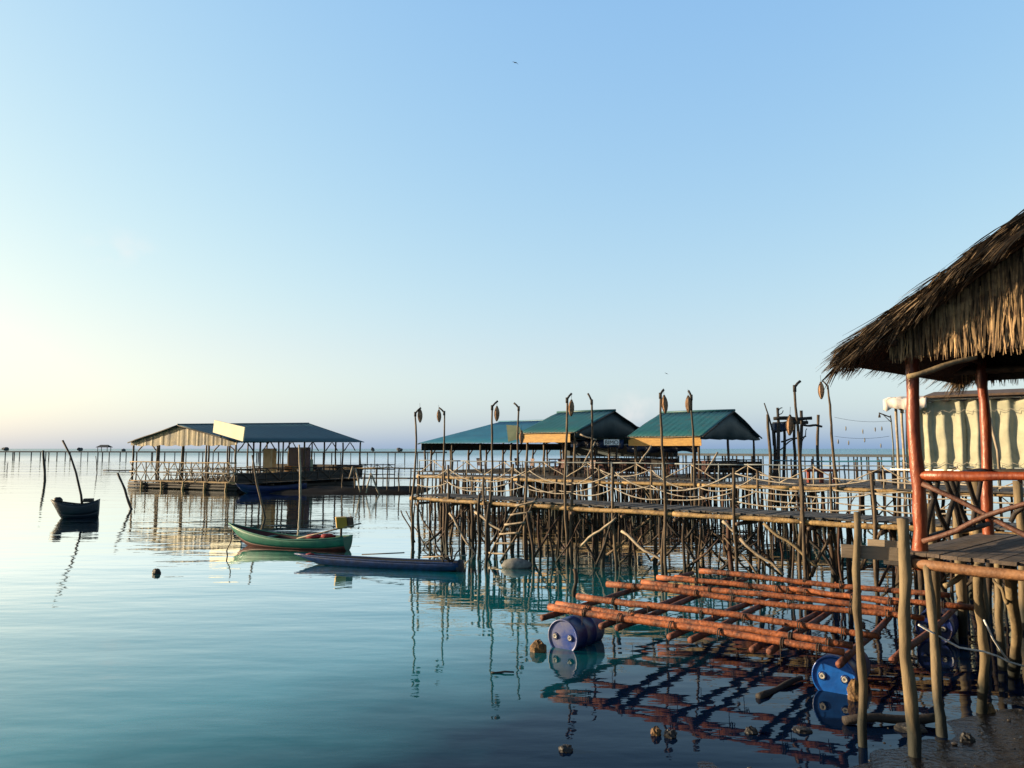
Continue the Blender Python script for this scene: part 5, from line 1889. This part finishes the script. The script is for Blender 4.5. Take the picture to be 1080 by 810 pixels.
# floats and beams under the deck
for i in range(9):
    u_ = RW * (i + .5) / 9
    MB().lathe(fp(u_, .6, .1), fv, [(0, 0), (0, .26), (RL_ * .95, .26), (RL_ * .95, 0)], 12).build('float_drum', M['black'], re)
for v_ in (.1, RL_ * .25, RL_ * .5, RL_ * .75, RL_ * .97):
    MB().crooked(fp(-.15, v_, ZF - .22), fp(RW + .3, v_, ZF - .22), .11, .1, .03, 8, 7).build('beam', M['brown'], re)
for i in range(5):
    u_ = RW * (i + .3) / 5
    MB().crooked(fp(u_, -.3, -.6), fp(u_ + R.uniform(-.1, .1), -.3, ZF + .05), .1, .09, .03, 4, 7).build('mooring_leg', M['edge'], re)
MB().slab([fp(2.0, 5.2, ZF), fp(.9, 5.2, ZF), fp(.9, 5.2, 3.3), fp(2.0, 5.2, 3.3)], fv * .06).build('cream_partition', M['cream'], re, smooth=False)
MB().slab([fp(1.2, 4.0, ZF), fp(.25, 4.0, ZF), fp(.25, 4.0, 3.3), fp(1.2, 4.0, 3.3)], fv * .06).build('cream_partition', M['cream'], re, smooth=False)
MB().slab([fp(2.6, 8.6, ZF), fp(.2, 8.6, ZF), fp(.2, 8.6, 3.4), fp(2.6, 8.6, 3.4)], fv * .06).build('blue_partition', M['bluetarp'], re, smooth=False)
# things on its deck
one(MB().cbox(fp(-.0 + 1.1, 7.2, ZF + .95), fu * .9, fv * .6, UP * .55), 'crate', M['orange'], 'orange box raised on the deck of the floating restaurant', 'crate', smooth=False, bevel=.02)
cbn = fp(.8, 9.0, 0)
cb_ = thing('cabinet', 'pale cabinet beside the orange crate on the floating restaurant', 'cabinet', V3((cbn.x, cbn.y, ZF + .012)))
MB().cbox(V3((cbn.x, cbn.y, ZF + .9)), fu * .8, fv * .5, UP * 1.76).build('body', M['greenboard'], cb_, smooth=False, bevel=.02)
MB().cbox(V3((cbn.x, cbn.y, ZF + .9)) - fv * .26, fu * .36, fv * .02, UP * 1.6).build('door', M['signboard'], cb_, smooth=False)
bp_ = fp(.8, 10.4, ZF + .012)
one(MB().lathe(bp_, (0, 0, 1), [(0, 0), (0, .36), (.5, .4), (1.0, .36), (1.0, 0)], 18), 'drum', M['black'], 'dark round drum on the floating restaurant deck right of the pale cabinet', 'drum')
for k, (u_, v_) in enumerate(((1.3, 1.5), (3.8, 1.6), (6.3, 1.5), (8.4, 1.7), (1.5, 7.0), (4.5, 6.5), (7.5, 6.0), (1.2, 11.5))):
    table(fp(u_, v_, ZF + .012), fu, fv, 'dark table on the floating restaurant, ' + ['front row at the right', 'front row right of the middle', 'front row left of the middle', 'front row at the far left', 'middle row at the right', 'centre of the deck', 'middle row at the left', 'far end of the deck'][k], 'dark', 1.4, .8, .76, 'tables on the floating restaurant')
# board on its roof
p0 = P(225, 456, DR - .2)
sb = thing('sign_board', 'pale blank sign board standing at the corner of the floating restaurant roof', 'sign board', p0)
MB().slab([P(224.5, 456, DR), P(256, 465.5, DR - 2.0), P(258, 450.5, DR - 2.0), P(226, 443, DR)], V3((.06, .07, 0))).build('panel', M['signboard'], sb, smooth=False)
for (x, y, y2) in ((233, 446, 462), (250, 449, 468)):
    MB().tube([P(x, y, DR + .15 - (x - 225) * .06), P(x, y2, DR + .15 - (x - 225) * .06)], .05, 6).build('support', M['dark'], sb)

# dark mud bank beside the restaurant
mb = MB()
rows = []
pa, pb_ = P(262, 519, 55), P(450, 519, 60)
for j in range(13):
    row = []
    for i in range(41):
        t = i / 40
        c = V3((P(290, 515, 60).x + (P(452, 515, 60).x - P(290, 515, 60).x) * t, 0, 0))
        yy = 56.5 + j * .8
        e = min(t, 1 - t, .12) / .12
        f = math.sin(math.pi * j / 12)
        row.append((c.x + .3 * mn.noise(V3((j, t * 4, 0))), yy + .5 * mn.noise(V3((t * 6, 0, 2))), -.12 + .42 * (f * e) ** .5 * (1 + .3 * mn.noise(V3((t * 9, j * .6, 5))))))
    rows.append(row)
tag(mb.grid(rows).build('mud_bank', mat('dark_mud', (.016, .016, .02), (.009, .009, .012), .9, 3, bump=.6, spec=.05)), kind='structure')

# jetty linking the restaurant and the huts
jt = thing('jetty', 'low jetty with a pale plank rail linking the floating restaurant to the huts', 'jetty', V3((P(400, 495, 59).x, 59, 0)))
a, b = P(362, 494, 60), P(446, 494, 57)
MB().crooked(a, b, .06, .055, .03, 8, 6).build('rail', M['edge'], jt)
a2, b2 = a + V3((0, .2, -.8)), b + V3((0, .2, -.8))
MB().box(a2, b2 - a2, V3((0, 1.2, 0)), UP * .08).build('deck', M['plank'], jt, smooth=False)
for i in range(8):
    q = a.lerp(b, i / 7)
    MB().crooked(V3((q.x + R.uniform(-.15, .15), q.y, -.6)), q + UP * .05, .055, .05, .04, 6, 6).build('post', M['pole'], jt)
for (x0, y0, x1, y1) in ((375, 494, 380, 519), (391, 499, 400, 521), (391, 499, 386, 520), (372, 492, 368, 505)):
    MB().crooked(P(x0, y0, 56.5), P(x1, y1, 56.3), .06, .055, .03, 5, 6).build('brace', M['rail'], jt)

# ------------------------------------------------------------------ stakes in the water
def stake(bx, by, tx, ty, r, label, m='dark', bend=.04):
    b = G(bx, by, 0)
    t_ = P(tx, ty, b.y)
    bb_ = b + (b - t_) * .25
    return one(MB().crooked(bb_, t_, r, r * .85, bend, 8, 7), 'stake', M[m], label, 'stake', 'stakes standing in the water', loc=(b.x, b.y, 0))
stake(47.5, 507, 45.5, 475, .13, 'thick dark stake standing alone in the water left of the navy boat', bend=.05)
stake(102.5, 499, 101, 481, .06, 'thin stake in the water beyond the navy boat')
stake(7, 496, 8.5, 488, .05, 'tiny thin stake near the left edge of the water')
stake(139, 537, 124, 499, .07, 'leaning dark stake in the water in front of the floating restaurant corner')
stake(317, 525, 315.5, 469, .08, 'tall pale stake in front of the floating restaurant side', 'rail')
stake(279, 546, 266, 480, .05, 'thin leaning stake before the blue boat', 'pole')
stake(241, 586, 243, 562, .02, 'thin bent mooring stick at the bow of the green boat', 'pole', .06)
one(MB().crooked(G(109, 496, .12), G(138, 496, .15), .1, .09, .03, 6, 6), 'floating_log', M['dark'], 'long dark log floating left of the floating restaurant', 'log')
for (bx, by, tx, ty, r, lab) in ((504, 590, 506, 520, .045, 'dark stake standing before the walkway left of the ladder'), (512, 598, 516, 530, .05, 'dark stake at the left foot of the ladder'),
                                 (472, 582, 471, 530, .05, 'stake behind the right end of the canoe'), (563, 596, 556, 540, .045, 'pale crooked stake right of the ladder'),
                                 (607, 630, 606, 600, .05, 'short dark stake left of the raft'), (650, 648, 653, 612, .045, 'short stake rising among the raft logs')):
    stake(bx, by, tx, ty, r, lab, 'stilt')

# ------------------------------------------------------------------ debris, stones
def stone(px, py, wpx, hpx, m, label, cat='stone', name='stone', grp='stones in the shallows', rough=.22):
    c = G(px, py, .0)
    k = c.y / F
    rx, rz = wpx * k / 2, hpx * k * .75
    zz = max(0, mud_h(c.x, c.y))
    return one(MB().blob((c.x, c.y, zz + rz * .2), rx, rx * .8, rz, rough, 12, 8), name, M[m], label, cat, grp, smooth=False, loc=(c.x, c.y, zz))
stone(165, 605, 9, 6, 'black', 'small black float with a curled end drifting left of the green boat', 'float', 'float', None, .1)
c = G(530, 709, .01)
one(MB().crooked(c - V3((.17, .02, 0)), c + V3((.17, -.03, .01)), .02, .012, .01, 5, 7), 'driftwood', M['black'], 'short dark stick floating in the open water left of the raft', 'driftwood')
stone(568, 687, 17, 12, 'rockorange', 'orange-brown rock beside the worn blue drum')
stone(903, 738, 17, 22, 'rockorange', 'ochre encrusted clump at the foot of the slim shore post')
stone(692, 775, 11, 9, 'rockorange', 'small pale brown stone in the near shallows')
stone(707, 777, 14, 8, 'rock', 'small dark stone right of the pale brown stone')
stone(792, 773, 13, 7, 'rock', 'dark stone in the shallows below the right blue drum')
stone(597, 792, 16, 6, 'rock', 'flat black stone at the bottom of the view')
stone(846, 771, 20, 4, 'rock', 'low flat dark stone below the right drum')
stone(1020, 783, 15, 8, 'rock', 'dark stone on the mud right of the hut legs')
stone(1042, 752, 14, 10, 'rockorange', 'ochre stone at the foot of the middle hut leg')
stone(960, 770, 30, 7, 'rock', 'broad low dark rock at the foot of the thick pale post')
c = G(930, 757, .05)
one(MB().crooked(c - V3((.5, .1, 0)), c + V3((.7, -.1, .05)), .06, .05, .03, 6, 8), 'driftwood', M['dark'], 'brown waterlogged beam lying in the mud behind the thick pale post', 'driftwood')
one(MB().crooked(G(800, 735, .02), G(845, 715, .04), .05, .035, .04, 6, 8), 'driftwood', M['dark'], 'dark branch half sunk beside the right blue drum', 'driftwood')

mb = MB()
RS = random.Random(4)
for i in range(150):
    px, py = RS.uniform(640, 1120), RS.uniform(715, 830)
    c = G(px, py, 0)
    h = mud_h(c.x, c.y)
    if h < -.03 or px < 860 and RS.random() < .6: continue
    z_ = max(h, 0)
    r_ = RS.choice([.01, .012, .016, .03]) * RS.uniform(.7, 1.2)
    mb.blob((c.x, c.y, z_), r_, r_ * RS.uniform(.6, 1), r_ * RS.uniform(.4, .8), .25, 7, 5, RS)
tag(mb.build('shore_pebbles', mat('pebbles', (.14, .12, .10), (.03, .027, .026), .6, 6, island=.8), smooth=False), kind='stuff')

# birds
def bird(px, py, d, span, label):
    c = P(px, py, d)
    t = thing('bird', label, 'bird', c, 'birds in the sky')
    MB().blob(c, span * .22, span * .08, span * .07, .05, 10, 8).build('body', M['black'], t)
    for s, dz in ((-1, .12), (1, -.16)):
        mb = MB()
        mb.slab([c + V3((-.06 * span, 0, 0)), c + V3((.1 * span, 0, 0)), c + V3((s * .3 * span, .12 * span, (.1 - s * .12) * span)), c + V3((s * .5 * span, .2 * span, (-.02 - s * .25) * span)), c + V3((s * .25 * span, .1 * span, (.02 - s * .1) * span))], V3((0, 0, .01 * span)))
        mb.build('wing', M['black'], t, smooth=False)
bird(543.5, 66, 60, .5, 'small dark bird high in the clear sky')
bird(703, 394, 60, .3, 'tiny bird just above the poles at the right-hand hut')
